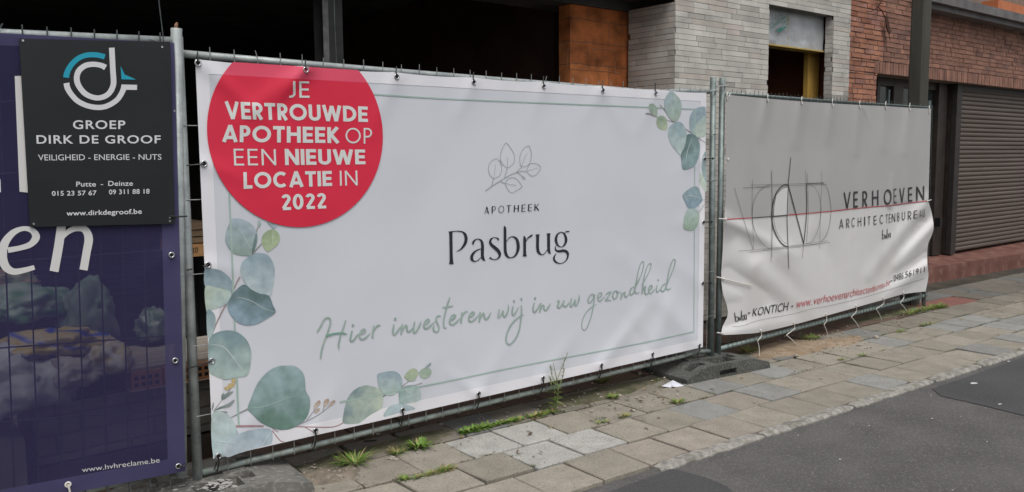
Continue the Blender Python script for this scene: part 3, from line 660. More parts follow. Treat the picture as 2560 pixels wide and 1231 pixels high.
# --- left panel, a little in front
fl = empty('mesh_fence', (-1.8, -.05, 0), 'left galvanised mesh fence panel behind the purple banner and black board', 'fence', 'mesh fence panels')
q0, q1 = on_y(454, 1192, -.05), on_y(441, 72, -.05)
b = MB(); b.tube([q0, q1], .0225, 16); b.build('post', m_galv, fl, smooth=True)
r0, r1 = on_y(0, 85, -.05), on_y(428, 104, -.05); d_ = (r0 - r1)
b = MB(); b.tube([r1 + d_ * 5.2, r0, r1], .0185, 12); b.build('top_rail', m_galv, fl, smooth=True)
s0, s1 = on_y(60, 1262, -.05), on_y(440, 1172, -.05); d2 = s0 - s1
b = MB(); b.tube([s1 + d2 * 5.5, s0, s1], .0165, 12); b.build('bottom_rail', m_rail, fl, smooth=True)
b = MB(); b.tube([r1 + d_ * 5.2 - Vector((0, 0, 1.95)), r1 + d_ * 5.2 + Vector((0, 0, .06))], .0225, 12); b.build('post', m_galv, fl, smooth=True)
b = MB()
xs_ = [-.159 - .0815 * i for i in range(42)]
for i, x in enumerate(xs_):
    tz = r1.z + (x - r1.x) * d_.z / d_.x
    if i > 6: dx = random.uniform(-.01, .01)
    else: dx = 0
    if i == 7: dx = .02
    b.tube([(x - .05, -.071, .12), (x, -.071, tz), (x + dx, -.071, tz + random.uniform(.030, .036))], .0030, 5)
for y0_, in ((855,), (1040,), (640,), (420,), (240,)):
    a_ = on_y(20, y0_ + 14, -.073); c_ = on_y(430, y0_ - 16, -.073)
    b.tube([c_ + (a_ - c_) * 5, c_], .0032, 5)
b.build('wire_mesh', m_wired, fl)
b = MB(); b.tube([on_y(440, 73, -.05), on_y(440, 64, -.05), on_y(443, 57, -.05)], [.007, .008, .004], 7); b.build('rag_stub', mat('rusty rag', (.16, .08, .05), (.25, .14, .09), 40, .9), fl)
b = MB(); b.tube([on_y(*p, -.075) for p in [(395, -20), (399, 20), (404, 60), (409, 104)]], .0022, 5); b.tube([on_y(*p, -.072) for p in [(375, 99), (388, 104), (405, 106), (409, 104)]], .0016, 5); b.build('loose_wire', m_wired, fl)
b = MB()
for px, py in ((435, 278), (443, 466), (445, 655)):
    c_ = on_y(px, py, -.074); b.tube([c_, c_ + Vector((0, -.008, 0))], .005, 8)
b.build('rivet', m_galv, fl)
# --- right panel, running slightly back from the street
PR, NR = Vector((3.57, 0, 0)), Vector((math.sin(math.radians(3.3)), -math.cos(math.radians(3.3)), 0))
def on_r(x, y, off=0.0): return on_plane(x, y, PR + NR * off, NR)
fr = empty('mesh_fence', (5.3, .1, 0), 'right green-grey fine mesh fence panel carrying the grey and white architect banner', 'fence', 'mesh fence panels')
b = MB(); b.tube([on_r(1795, 894), on_r(1806, 195)], .0205, 14); b.build('post', m_galv2, fr, smooth=True)
b = MB(); b.tube([on_r(2309, 772), on_r(2318, 268)], .019, 12); b.build('post', m_galv2, fr, smooth=True)
b = MB(); b.tube([on_r(1806, 235), on_r(2060, 254), on_r(2324, 271)], .0165, 10); b.build('top_rail', m_galv2, fr, smooth=True)
b = MB(); b.tube([on_r(1798, 872), on_r(2050, 806), on_r(2315, 738)], .0165, 10); b.build('bottom_rail', mat('pale green steel', (.25, .32, .30), (.34, .40, .375), 14, .5, .3), fr, smooth=True)
b = MB()
A0, A1 = on_r(1825, 237), on_r(2326, 271); B0, B1 = on_r(1815, 868), on_r(2313, 740)
for i in range(62):
    t = i / 61; a_, c_ = lerp(A0, A1, t), lerp(B0, B1, t)
    dz = Vector((random.uniform(-.01, .01) if random.random() < .15 else 0, 0, random.uniform(.026, .04)))
    b.tube([c_ + NR * .019, a_ + NR * .019, a_ + NR * .019 + dz], .0019, 5)
for t in [k / 6 for k in range(0, 7)]:
    b.tube([lerp(A0, B0, t) + NR * .021, lerp(A1, B1, t) + NR * .021], .0019, 5)
b.tube([lerp(A0, B0, .008) + NR * .021 + Vector((0, 0, .02)), lerp(A1, B1, .008) + NR * .021 + Vector((0, 0, .02))], .0019, 5)
b.build('wire_mesh', mat('green wire', (.06, .085, .08), (.12, .15, .14), 30, .5, .3), fr)
b = MB(); ca_, cb_ = on_y(1779, 226, -.026), on_r(1812, 215, .026)
b.tube([on_y(1773, 229, -.03), on_y(1792, 226, -.03), on_r(1796, 217, .03), on_r(1822, 214, .026)], .006, 6); b.tube([on_r(1806, 207, .026), on_r(1806, 226, .026)], .011, 8)
b.build('clamp', m_galv, fr)

# ================================================================== FENCE FEET
m_foot = mat('weathered recycled block', (.045, .048, .043), (.085, .088, .078), 6, .8, 0, .5, 45, c3=(.26, .255, .235), c3scale=75, c3amt=.5)
def foot(name, loc, rz, label, splash=False):
    prof = [(-.40, 0), (-.40, .030), (-.235, .092), (.20, .092), (.385, .045), (.40, 0)]
    bm = bmesh.new(); Y0, Y1 = -.225, .225
    fa = [bm.verts.new((x, Y0, z)) for x, z in prof]; fb = [bm.verts.new((x, Y1, z)) for x, z in prof]
    bm.faces.new(fa[::-1]); bm.faces.new(fb)
    for i in range(6): bm.faces.new((fa[i], fa[(i + 1) % 6], fb[(i + 1) % 6], fb[i]))
    bmesh.ops.recalc_face_normals(bm, faces=bm.faces[:])
    me = D.meshes.new(name); bm.to_mesh(me); bm.free(); o = D.objects.new(name, me); col.objects.link(o)
    cut = MB()
    cut.box((-.315, -.165, .034), (-.17, -.105, .2)); cut.box((-.10, -.185, .045), (.10, -.065, .2)); cut.box((.11, -.12, .06), (.17, -.03, .2))
    cut.box((-.10, -.3, .012), (.06, -.165, .05)); cut.box((-.30, .06, .05), (-.20, .15, .2)); cut.box((-.14, .10, .05), (-.07, .17, .2)); cut.box((.16, .08, .05), (.22, .16, .2)); cut.box((.10, .165, .012), (-.05, .3, .05))
    co = cut.build('cutter', m_foot)
    def fn(o):
        md = o.modifiers.new('b', 'BOOLEAN'); md.object = co; md.operation = 'DIFFERENCE'; md.solver = 'EXACT'
        bv = o.modifiers.new('v', 'BEVEL'); bv.width = .007; bv.segments = 2; bv.limit_method = 'ANGLE'; bv.angle_limit = .5
    modify(o, fn); D.objects.remove(co)
    b2 = bmesh.new(); b2.from_mesh(o.data)
    for (x, y) in ((-.165, .045), (.105, .085), (-.01, -.02)):
        if y < 0: continue
        bmesh.ops.create_cube(b2, size=1, matrix=Matrix.Translation((x, y - .05, .094)) @ Matrix.Diagonal((.10, .085, .016, 1)))
    b2.to_mesh(o.data); b2.free()
    o.data.materials.clear(); o.data.materials.append(m_foot)
    o.location = loc; o.rotation_euler = (0, 0, rz); tag(o, label, 'fence foot', 'fence feet'); return o
foot('fence_block', (3.455, .01, .002), math.radians(-6.5), 'dark weathered fence foot under the two posts between the white and the grey banner')
foot('fence_block', (-.02, .0, .002), math.radians(-4), 'grey plaster-splashed fence foot under the posts beside the purple banner')
D.objects['fence_block.001'].data.materials.clear(); D.objects['fence_block.001'].data.materials.append(mat('plaster dusted block', (.085, .083, .075), (.165, .16, .145), 5, .9, 0, .5, 45, c3=(.30, .29, .265), c3scale=40, c3amt=.6))
m_splash = mat('plaster splash', (.33, .32, .30), (.44, .43, .41), 30, .9)
b = MB()
for i in range(80):                                   # dried plaster drips on the left foot
    px, py = random.choice([(420, 1215), (440, 1205), (500, 1218), (560, 1210), (545, 1206), (630, 1212), (400, 1225)]); p = on_z(random.gauss(px, 16), random.gauss(py, 7), .096)
    if not (-.20 < p.x < .16 and abs(p.y) < .2): continue
    n = 8; r = random.uniform(.003, .017); ph = random.uniform(0, 6)
    b.add([(p.x + r * math.cos(2 * math.pi * k / n) * random.uniform(.6, 1.5), p.y + r * .7 * math.sin(2 * math.pi * k / n) * random.uniform(.6, 1.4), .0965 + .0003 * (i % 9)) for k in range(n)], [tuple(range(n))])
b.build('plaster_splash', m_splash)['kind'] = 'stuff'

# ================================================================== EYELETS AND TIES
def eyelet(S, x, y, parent, r=.0115, hole=True, m=None, off=.004):
    c = S.at(x, y, off); n = S.n; a = n.cross(Vector((0, 0, 1))).normalized(); u = Vector((0, 0, 1)); b = MB(); N, K = 16, 6; vs = []
    for i in range(N):
        t = 2 * math.pi * i / N; rad = a * math.cos(t) + u * math.sin(t)
        for k in range(K):
            s_ = 2 * math.pi * k / K; vs.append(c + rad * (r + .0038 * math.cos(s_)) + n * .0032 * math.sin(s_))
    fs = [(i * K + k, i * K + (k + 1) % K, ((i + 1) % N) * K + (k + 1) % K, ((i + 1) % N) * K + k) for i in range(N) for k in range(K)]
    b.add(vs, fs, mi=0); b.add([c - n * .002 + (a * math.cos(2 * math.pi * i / N) + u * math.sin(2 * math.pi * i / N)) * r for i in range(N)], [tuple(range(N))], mi=1)
    return b.build('eyelet', [m or m_eye, m_hole], parent, smooth=True)
def tie(S, pts, parent, r=.0032, m=None, knot=None, offs=None, name='cable_tie'):
    q = catmull([p for p in pts], False, 6) if len(pts) > 2 else pts
    b = MB(); b.tube([S.at(p[0], p[1], (offs if offs is not None else .009)) for p in q], r, 6)
    if knot:
        for kx, ky in knot:
            c = S.at(kx, ky, .010); b.tube([c + Vector((0, 0, .008)), c, c + Vector((0, 0, -.008))], [.004, .0068, .004], 6)
    return b.build(name, m or m_tie, parent)

# ================================================================== WHITE PHARMACY BANNER
WB = [on_y(488, 148, -.032), on_y(1766, 232, -.032), on_y(1757, 868, -.032), on_y(533, 1147, -.032)]   # TL TR BR BL
def fold(p, a, b_, wd, amp):
    ax, ay = a; dx, dy = b_[0] - ax, b_[1] - ay; L2 = dx * dx + dy * dy
    t = ((p[0] - ax) * dx + (p[1] - ay) * dy) / L2; tt = min(1, max(0, t)); ex, ey = p[0] - ax - dx * tt, p[1] - ay - dy * tt
    d = math.hypot(ex, ey); return amp * math.exp(-(d / wd) ** 2) * (1 - .75 * tt)
WTOP = [(495, 152), (765, 172), (992, 189), (1185, 203), (1360, 213), (1508, 224), (1640, 231)]
WLEFT = [(510, 410), (520, 663), (530, 903)]; WBOT = [(546, 1141), (789, 1077), (1007, 1026), (1197, 985), (1358, 946), (1504, 914), (1632, 886), (1749, 864)]
WRIGHT = [(1762, 398), (1759, 556), (1757, 709)]
WF = [((495, 152), (700, 330), 20, .007), ((765, 172), (600, 300), 26, .010), ((765, 172), (690, 260), 14, .006), ((992, 189), (930, 330), 22, .006), ((1185, 203), (1140, 300), 18, .005), ((1360, 213), (1330, 300), 18, .005), ((1508, 224), (1560, 330), 18, .005), ((1508, 224), (1450, 310), 18, .004), ((1640, 231), (1600, 330), 18, .005),
      ((1749, 864), (1560, 640), 26, .011), ((1632, 886), (1690, 720), 20, .008), ((1504, 914), (1620, 760), 18, .009), ((1632, 886), (1560, 790), 14, -.004), ((1358, 946), (1440, 830), 20, .006), ((1197, 985), (1260, 870), 22, .006), ((1007, 1026), (1080, 900), 24, .007), ((789, 1077), (840, 960), 24, .006), ((546, 1141), (700, 980), 26, .007), ((1197, 985), (1120, 930), 16, .006),
      ((510, 410), (640, 460), 22, .005), ((520, 663), (640, 690), 22, .005), ((1762, 398), (1690, 430), 20, .004), ((1757, 709), (1660, 640), 26, .006), ((1759, 556), (1680, 560), 20, .004)]
def wdisp(x, y):
    d = .012 * noise.noise(Vector((x * .0022, y * .0022, 3))) + .0035 * noise.noise(Vector((x * .007, y * .006, 9)))
    for f in WF: d += 1.5 * fold((x, y), *f)
    return d
SW = Surf((0, -.032, 0), (0, -1, 0), wdisp)
def proj(p):
    v = Vector(p) - CAM; d = v.dot(AXF); return (v.dot(AXR) / d * FPX + CX, v.dot(AXD) / d * FPX + CY)
def wpx(s, t):
    p = lerp(lerp(WB[0], WB[1], s), lerp(WB[3], WB[2], s), t)
    e = .006 * math.sin(math.pi * ((s * 7) % 1)) * (t < .001) - 0
    p = p + Vector((0, 0, -e * 1.2)); return proj(p)
wb = empty('banner', (1.7, -.04, .17), 'large white banner with red circle, eucalyptus leaves and green script writing', 'banner')
def wsheet(name, m, s0, s1, t0, t1, off, ns, nt_):
    b = MB(); vs = [SW.at(*wpx(lerp(s0, s1, i / ns), lerp(t0, t1, j / nt_)), off) for j in range(nt_ + 1) for i in range(ns + 1)]
    b.add(vs, [(j * (ns + 1) + i, (j + 1) * (ns + 1) + i, (j + 1) * (ns + 1) + i + 1, j * (ns + 1) + i + 1) for j in range(nt_) for i in range(ns)]); return b.build(name, m, wb, smooth=True)
wsheet('cloth', m_white, 0, 1, 0, 1, 0, 210, 110)
hb = MB()
def hem(s0, s1, t0, t1, ns, nt_):
    vs = [SW.at(*wpx(lerp(s0, s1, i / ns), lerp(t0, t1, j / nt_)), .0014) for j in range(nt_ + 1) for i in range(ns + 1)]
    hb.add(vs, [(j * (ns + 1) + i, (j + 1) * (ns + 1) + i, (j + 1) * (ns + 1) + i + 1, j * (ns + 1) + i + 1) for j in range(nt_) for i in range(ns)])
hs1, ht1 = .0165, .034
hem(0, 1, 0, ht1, 210, 4); hem(0, 1, 1 - ht1, 1, 210, 4); hem(0, hs1, ht1, 1 - ht1, 4, 104); hem(1 - hs1, 1, ht1, 1 - ht1, 4, 104)
hb.build('hem', m_hem, wb, smooth=True)
# thin green frame line
pr = Print(SW, .0022)
pr.ribbon([(573, 482, 4), (580, 640, 4.2), (586, 800, 4.5), (597, 1064, 5)], step=8); pr.ribbon([(930, 236, 3.6), (1100, 246.7, 3.2), (1360, 258, 3), (1608, 268, 2.8), (1738, 273.5, 2.5)], step=8)
pr.ribbon([(1738, 274, 1.6), (1737, 440, 1.6), (1736, 640, 1.6), (1735, 829, 1.6)], step=8); pr.ribbon([(1735, 829.5, 2.4), (1580, 863, 2.6), (1300, 916, 3), (1100, 957.5, 3.4), (850, 1006, 4)], step=8)
pr.mb.build('border_line', m_greenl, wb)
# eucalyptus leaves and stems
BL, LB_, GN, LG, DK, TE, PA = (.27, .36, .42), (.37, .45, .51), (.25, .33, .29), (.44, .52, .43), (.105, .165, .165), (.17, .255, .255), (.40, .50, .50)
pr = Print(SW, .0015); T7, T8, T9, T10, T11 = (500, 540, 1067 / 260), (500, 800, 1266 / 360), (820, 880, 1970 / 320), (1600, 220, 1007 / 180), (1660, 400, 800 / 130)
lf = pr.leaf
lf([(330, 30), (410, 30), (500, 65), (565, 130), (590, 210), (575, 310), (530, 405), (400, 405), (330, 375), (280, 310), (258, 240), (275, 140), (310, 60)], LB_, GN, 100, T7, seed=1)
lf([(750, 140), (800, 170), (820, 225), (800, 290), (750, 335), (695, 370), (650, 320), (630, 250), (650, 190), (700, 150)], (.30, .38, .24), (.42, .50, .32), 60, T7, seed=2)
lf([(688, 62), (740, 78), (795, 92), (757, 132), (715, 100)], (.24, .30, .29), LB_, 60, T7, rings=5, seed=3)
lf([(575, 180), (586, 250), (562, 340), (532, 395), (545, 290)], TE, DK, 90, T7, rings=5, seed=4)
lf([(600, 42), (630, 72), (605, 120), (588, 82)], PA, GN, 90, T7, rings=5, seed=5)
lf([(50, 545), (130, 542), (220, 565), (300, 630), (348, 725), (320, 790), (250, 750), (180, 735), (55, 728)], (.24, .33, .38), (.30, .39, .42), 90, T7, seed=6)
lf([(55, 730), (180, 737), (260, 755), (318, 790), (300, 880), (200, 940), (120, 968), (66, 978)], LG, PA, 30, T7, seed=7)
lf([(70, 977), (130, 985), (160, 1050), (155, 1130), (120, 1231), (78, 1240)], (.24, .33, .36), PA, 90, T7, seed=8)
lf([(450, 705), (520, 750), (600, 795), (705, 820), (750, 920), (775, 990), (690, 1050), (590, 1105), (480, 1122), (380, 1090), (310, 1010), (280, 920), (310, 840), (370, 760)], DK, (.25, .35, .42), 105, T7, seed=9, amp=1.2)
lf([(620, 383), (690, 400), (740, 460), (765, 550), (755, 680), (720, 820), (620, 800), (520, 750), (450, 670), (415, 570), (430, 480), (500, 420), (560, 385)], (.27, .36, .41), (.45, .53, .55), 110, T7, seed=10)
lf([(80, 170), (140, 115), (230, 93), (320, 105), (400, 165), (440, 240), (450, 330), (420, 480), (330, 505), (220, 525), (130, 495), (80, 450), (72, 300)], (.20, .29, .31), (.36, .46, .43), 90, T8, seed=11)
lf([(108, 830), (240, 830), (320, 950), (340, 1090), (280, 1170), (200, 1205), (116, 1190)], (.44, .53, .52), (.34, .44, .46), 60, T8, seed=13, edge=.95)
lf([(210, 1100), (330, 1010), (450, 970), (560, 955), (630, 975), (630, 1085), (550, 1112), (350, 1172), (230, 1205)], (.36, .45, .51), (.48, .55, .59), 100, T8, seed=14, edge=.95)
lf([(740, 402), (840, 410), (905, 465), (925, 540), (930, 620), (965, 690), (965, 780), (930, 870), (860, 930), (760, 968), (650, 955), (540, 905), (470, 840), (420, 780), (450, 690), (500, 570), (580, 470), (660, 418)], (.29, .39, .41), (.13, .225, .19), 85, T8, seed=12, amp=1.3)
lf([(600, 515), (690, 535), (790, 580), (850, 690), (845, 800), (810, 880), (640, 980), (510, 1080), (430, 1108), (235, 1098), (240, 950), (265, 830), (310, 700), (380, 610), (480, 545)], (.17, .25, .265), (.50, .57, .47), 25, T9, seed=15)
lf([(860, 1000), (900, 890), (980, 825), (1100, 795), (1230, 820), (1340, 880), (1100, 935)], PA, LB_, 60, T9, seed=16, edge=.95)
lf([(1110, 560), (1250, 530), (1380, 530), (1430, 620), (1415, 740), (1300, 780), (1120, 805), (1090, 720)], (.24, .33, .31), (.42, .51, .50), 20, T9, seed=17)
lf([(765, 345), (880, 310), (1000, 297), (1090, 335), (1145, 440), (1130, 530), (1060, 630), (970, 670), (870, 650), (790, 560), (765, 440)], (.28, .37, .42), (.40, .49, .47), 90, T9, seed=18)
lf([(1175, 380), (1240, 290), (1320, 255), (1370, 280), (1385, 350), (1330, 440), (1245, 450), (1205, 420)], (.38, .44, .31), (.30, .37, .27), 80, T9, rings=6, seed=19)
lf([(1400, 340), (1440, 270), (1530, 245), (1580, 270), (1595, 320), (1550, 390), (1480, 412), (1430, 390)], (.28, .37, .30), (.36, .45, .36), 80, T9, rings=6, seed=20)
lf([(1500, 240), (1555, 180), (1592, 165), (1570, 222)], (.24, .30, .30), (.30, .36, .36), 80, T9, rings=4, seed=21)
lf([(1150, 540), (1250, 515), (1350, 508), (1280, 530)], (.20, .27, .26), (.28, .35, .33), 0, T9, rings=4, seed=22)
lf([(430, 45), (520, 110), (575, 200), (580, 310), (560, 400), (500, 480), (430, 440), (370, 350), (342, 240), (355, 140)], (.34, .43, .46), (.33, .41, .33), 20, T10, seed=23)
lf([(130, 232), (188, 222), (238, 290), (236, 405), (170, 370), (132, 310)], (.27, .36, .28), (.36, .44, .37), 60, T10, rings=6, seed=24)
lf([(310, 388), (365, 430), (382, 500), (375, 580), (300, 585), (250, 550), (230, 480), (245, 410)], (.25, .33, .24), (.40, .47, .33), 80, T10, rings=6, seed=25)
lf([(500, 485), (570, 480), (630, 550), (655, 660), (640, 760), (600, 860), (570, 945), (480, 850), (420, 760), (395, 650), (410, 550)], (.29, .39, .42), (.45, .53, .52), 70, T10, seed=26)
lf([(880, 262), (916, 266), (921, 640), (860, 690), (790, 690), (750, 660), (705, 600), (692, 480), (710, 370), (780, 290)], (.27, .36, .41), (.30, .39, .41), 90, T10, seed=27)
lf([(916, 405), (921, 640), (860, 688), (782, 684), (752, 620), (770, 540), (820, 470)], (.36, .45, .43), (.46, .54, .47), 80, T10, seed=28)
lf([(660, 655), (740, 650), (800, 690), (835, 800), (830, 930), (800, 1030), (740, 1110), (605, 1140), (580, 1000), (573, 930), (620, 830), (645, 740)], (.115, .18, .18), (.25, .35, .36), 45, T10, seed=29)
lf([(918, 892), (880, 960), (860, 1080), (868, 1180), (893, 1300), (930, 1380), (921, 1100)], (.26, .35, .37), PA, 90, T10, seed=30)
lf([(560, 195), (640, 345), (645, 495), (600, 450), (545, 330)], (.50, .58, .50), (.54, .61, .54), 90, T11, rings=5, seed=31, edge=1)
lf([(430, 738), (490, 760), (540, 810), (545, 900), (520, 1000), (470, 1070), (400, 1090), (305, 1055), (308, 920), (330, 820), (380, 750)], (.37, .46, .44), (.30, .40, .31), 85, T11, seed=33)
lf([(470, 405), (530, 430), (560, 500), (592, 620), (540, 690), (470, 740), (380, 745), (330, 650), (288, 545), (370, 460)], (.26, .36, .37), (.24, .33, .40), 95, T11, seed=32)
for q, ang in (([(130, 797), (165, 770), (240, 740), (305, 700), (270, 755), (200, 778)], 0), ([(190, 708), (215, 655), (295, 628), (250, 672)], 0), ([(118, 803), (180, 800), (245, 812), (195, 824)], 0), ([(190, 705), (188, 660), (205, 640), (212, 668)], 0), ([(105, 795), (108, 750), (120, 722), (120, 770)], 0)):
    lf(q, (.16, .20, .19), (.26, .30, .29), ang, T8, rings=4, seed=40)
for q in ([(210, 600), (240, 585), (262, 600), (240, 622)], [(245, 570), (275, 555), (290, 580), (265, 610)], [(275, 525), (305, 515), (318, 535), (290, 560)], [(285, 560), (310, 550), (300, 590), (285, 590)]):
    lf(q, (.46, .34, .13), (.52, .42, .24), 0, T8, rings=4, seed=41)
for q in ([(1002, 782), (1010, 740), (1050, 706), (1062, 722), (1040, 760)], [(1085, 757), (1095, 705), (1130, 692), (1137, 715), (1107, 762)], [(1130, 762), (1150, 722), (1185, 705), (1192, 722), (1160, 752)], [(1000, 812), (1030, 780), (1056, 778), (1050, 802), (1012, 822)]):
    lf(q, (.34, .25, .20), (.50, .44, .38), 90, T8, rings=4, seed=42)
cst, cbr, cpk = (.26, .255, .25), (.33, .27, .27), (.36, .22, .235)
rb = pr.ribbon
rb([(535, 405, 14), (575, 350, 12), (632, 285, 9)], tr=T7, c=cst); rb([(545, 385, 14), (575, 180, 12), (600, 105, 8)], tr=T7, c=cst); rb([(757, 128, 9), (752, 142, 9)], tr=T7, c=cst)
rb([(412, 625, 14), (370, 700, 16), (315, 830, 18), (250, 940, 18), (180, 1080, 16), (120, 1228, 12)], tr=T7, c=cbr)
rb([(250, 872, 6), (330, 830, 10), (425, 782, 16)], tr=T8, c=cst); rb([(285, 936, 20), (450, 934, 16), (560, 934, 12)], tr=T8, c=cpk); rb([(820, 938, 12), (1000, 943, 10), (1170, 942, 10), (1262, 905, 9)], tr=T8, c=cpk)
rb([(600, 925, 5), (690, 990, 7)], tr=T8, c=cpk); rb([(635, 975, 8), (705, 1062, 9), (740, 1072, 6)], tr=T8, c=cpk); rb([(925, 945, 9), (1010, 995, 8)], tr=T8, c=cpk)
rb([(880, 915, 6), (960, 880, 6), (1060, 822, 6), (1135, 762, 5)], tr=T8, c=cst); rb([(940, 882, 5), (1010, 788, 5)], tr=T8, c=cst); rb([(1080, 800, 5), (1092, 757, 5)], tr=T8, c=cst)
rb([(118, 804, 7), (190, 712, 7), (320, 540, 5)], tr=T8, c=cst)
rb([(1060, 632, 12), (1112, 555, 14), (1245, 452, 9)], tr=T9, c=cst); rb([(1385, 335, 10), (1440, 290, 9), (1520, 230, 7)], tr=T9, c=cst); rb([(1110, 550, 12), (1250, 525, 10), (1350, 512, 8), (1445, 480, 14)], tr=T9, c=cst); rb([(838, 700, 8), (865, 678, 12), (895, 664, 6)], tr=T9, c=(.10, .12, .12))
rb([(378, 450, 9), (470, 480, 9)], tr=T10, c=cst); rb([(635, 572, 10), (720, 632, 12)], tr=T10, c=cst); rb([(810, 700, 9), (921, 772, 9)], tr=T10, c=cst); rb([(480, 472, 14), (400, 380, 12), (330, 290, 14), (278, 238, 8)], tr=T10, c=cst); rb([(78, 358, 16), (140, 366, 22), (240, 406, 9)], tr=T10, c=cst)
rb([(595, 620, 8), (650, 612, 6)], tr=T11, c=cst); rb([(460, 920, 6), (540, 805, 8), (600, 720, 6), (648, 655, 5)], tr=T11, c=cst)
cv = (.50, .57, .57); pr.off = .0031
rb([(340, 90, 3), (430, 185, 7), (520, 335, 5)], tr=T7, c=(.47, .54, .54)); rb([(752, 150, 4), (745, 240, 8), (740, 290, 3)], tr=T7, c=(.47, .55, .42)); rb([(380, 835, 6), (460, 850, 9), (550, 885, 9), (650, 945, 8), (765, 985, 4)], tr=T7, c=(.36, .43, .41))
rb([(100, 215, 4), (200, 235, 8), (260, 290, 9), (372, 440, 4)], tr=T8, c=cv); rb([(430, 778, 5), (560, 762, 7), (700, 715, 8), (835, 668, 3)], tr=T8, c=(.33, .43, .40)); rb([(115, 1065, 4), (220, 1075, 8), (325, 1095, 4)], tr=T8, c=(.52, .60, .60)); rb([(545, 1112, 5), (580, 1050, 6), (625, 985, 4)], tr=T8, c=(.56, .62, .65))
rb([(260, 1080, 5), (400, 960, 8), (560, 830, 8), (700, 680, 4)], tr=T9, c=(.40, .48, .46)); rb([(1180, 575, 4), (1260, 640, 6), (1330, 710, 3)], tr=T9, c=cv)
rb([(420, 200, 3), (450, 260, 7), (470, 420, 5)], tr=T10, c=cv); rb([(725, 710, 6), (680, 830, 7), (655, 930, 7), (640, 1035, 4)], tr=T10, c=(.47, .54, .54)); rb([(242, 440, 3), (290, 505, 6), (320, 545, 3)], tr=T10, c=cv); rb([(490, 590, 3), (495, 680, 6), (560, 860, 3)], tr=T10, c=cv)
rb([(310, 562, 4), (410, 550, 8), (500, 567, 8), (590, 622, 4)], tr=T11, c=(.50, .57, .58))
pr.mb.build('leaf_print', m_leaf, wb, smooth=True)
# red disc, cut by the banner's top edge; its upper strip lies on the hem
cpts = []
P1, P2, P3 = on_y(519, 347, -.032), on_y(957, 352, -.032), on_y(737, 568, -.032)
def circ(a, b_, c):
    ax, ay, bx, by, cx_, cy_ = a.x, a.z, b_.x, b_.z, c.x, c.z; d = 2 * (ax * (by - cy_) + bx * (cy_ - ay) + cx_ * (ay - by))
    ux = ((ax ** 2 + ay ** 2) * (by - cy_) + (bx ** 2 + by ** 2) * (cy_ - ay) + (cx_ ** 2 + cy_ ** 2) * (ay - by)) / d
    uy = ((ax ** 2 + ay ** 2) * (cx_ - bx) + (bx ** 2 + by ** 2) * (ax - cx_) + (cx_ ** 2 + cy_ ** 2) * (bx - ax)) / d
    return ux, uy, math.hypot(ax - ux, ay - uy)
ux, uy, rr = circ(P1, P2, P3)
ring = [(ux + rr * math.cos(2 * math.pi * i / 180), uy + rr * math.sin(2 * math.pi * i / 180)) for i in range(180)]
def topz(x, t): return lerp(lerp(WB[0], WB[1], (x - WB[0].x) / (WB[1].x - WB[0].x)), lerp(WB[3], WB[2], (x - WB[0].x) / (WB[1].x - WB[0].x)), t).z
def clip(pts, f):                                    # keep where f(x, z) >= 0
    o = []
    for a, b_ in zip(pts, pts[1:] + pts[:1]):
        fa, fb = f(*a), f(*b_)
        if fa >= 0: o.append(a)
        if (fa >= 0) != (fb >= 0): t = fa / (fa - fb); o.append((a[0] + (b_[0] - a[0]) * t, a[1] + (b_[1] - a[1]) * t))
    return o
low = clip(ring, lambda x, z: topz(x, ht1) - z); hi = clip(clip(ring, lambda x, z: z - topz(x, ht1)), lambda x, z: topz(x, .0012) - z)
pr = Print(SW, .0050); pr.poly([proj((x, -.032, z)) for x, z in low], maxe=16); pr.mb.build('red_circle', m_red, wb, smooth=True)
pr = Print(SW, .0051); pr.poly([proj((x, -.032, z)) for x, z in hi], maxe=16); pr.mb.build('red_circle', m_redh, wb, smooth=True)
pr = Print(SW, .0060); T3 = (480, 130, 1339 / 620)
BO, LI = .205, .105
for txt, q, t in (('JE', [(517, 248), (635, 248), (517, 158), (632, 160)], LI + .02), ('VERTROUWDE', [(183, 362), (950, 379), (176, 267), (948, 296)], BO), ('APOTHEEK', [(163, 487), (797, 493), (165, 395), (795, 408)], BO), ('OP', [(829, 494), (972, 496), (829, 410), (972, 412)], LI), ('EEN', [(228, 614), (455, 612), (224, 523), (452, 526)], LI), ('NIEUWE', [(503, 612), (937, 607), (500, 524), (934, 528)], BO), ('LOCATIE', [(279, 740), (757, 724), (277, 650), (754, 643)], BO), ('IN', [(799, 723), (895, 721), (797, 642), (892, 641)], LI), ('2022', [(485, 856), (725, 845), (482, 770), (722, 762)], BO - .02)):
    pr.word(txt, q, t, T3, gap=.11 if t > .15 else .19)
pr.mb.build('lettering', m_rlet, wb)
# name of the pharmacy: contrast serif drawn stroke by stroke
pr = Print(SW, .0030); TP = (1080, 560, 2560 / 380); rb = pr.ribbon
rb([(316, 128, 70), (318, 160, 56), (321, 300, 52), (324, 500, 52), (327, 630, 60), (328, 678, 80)], tr=TP); rb([(278, 134, 10), (340, 131, 16), (400, 124, 14), (470, 122, 14)], tr=TP)
rb([(440, 124, 12), (510, 135, 22), (556, 175, 42), (575, 245, 52), (560, 325, 48), (520, 390, 34), (470, 440, 20), (413, 466, 6)], tr=TP)
rb([(692, 352, 16), (692, 318, 34), (715, 282, 26), (770, 256, 14), (822, 275, 28), (848, 330, 46), (852, 420, 50), (850, 520, 50), (860, 580, 50), (880, 610, 30), (900, 616, 8)], tr=TP)
rb([(838, 420, 12), (770, 438, 20), (702, 490, 36), (668, 560, 50), (682, 610, 42), (725, 633, 16), (780, 612, 14), (828, 560, 12)], tr=TP)
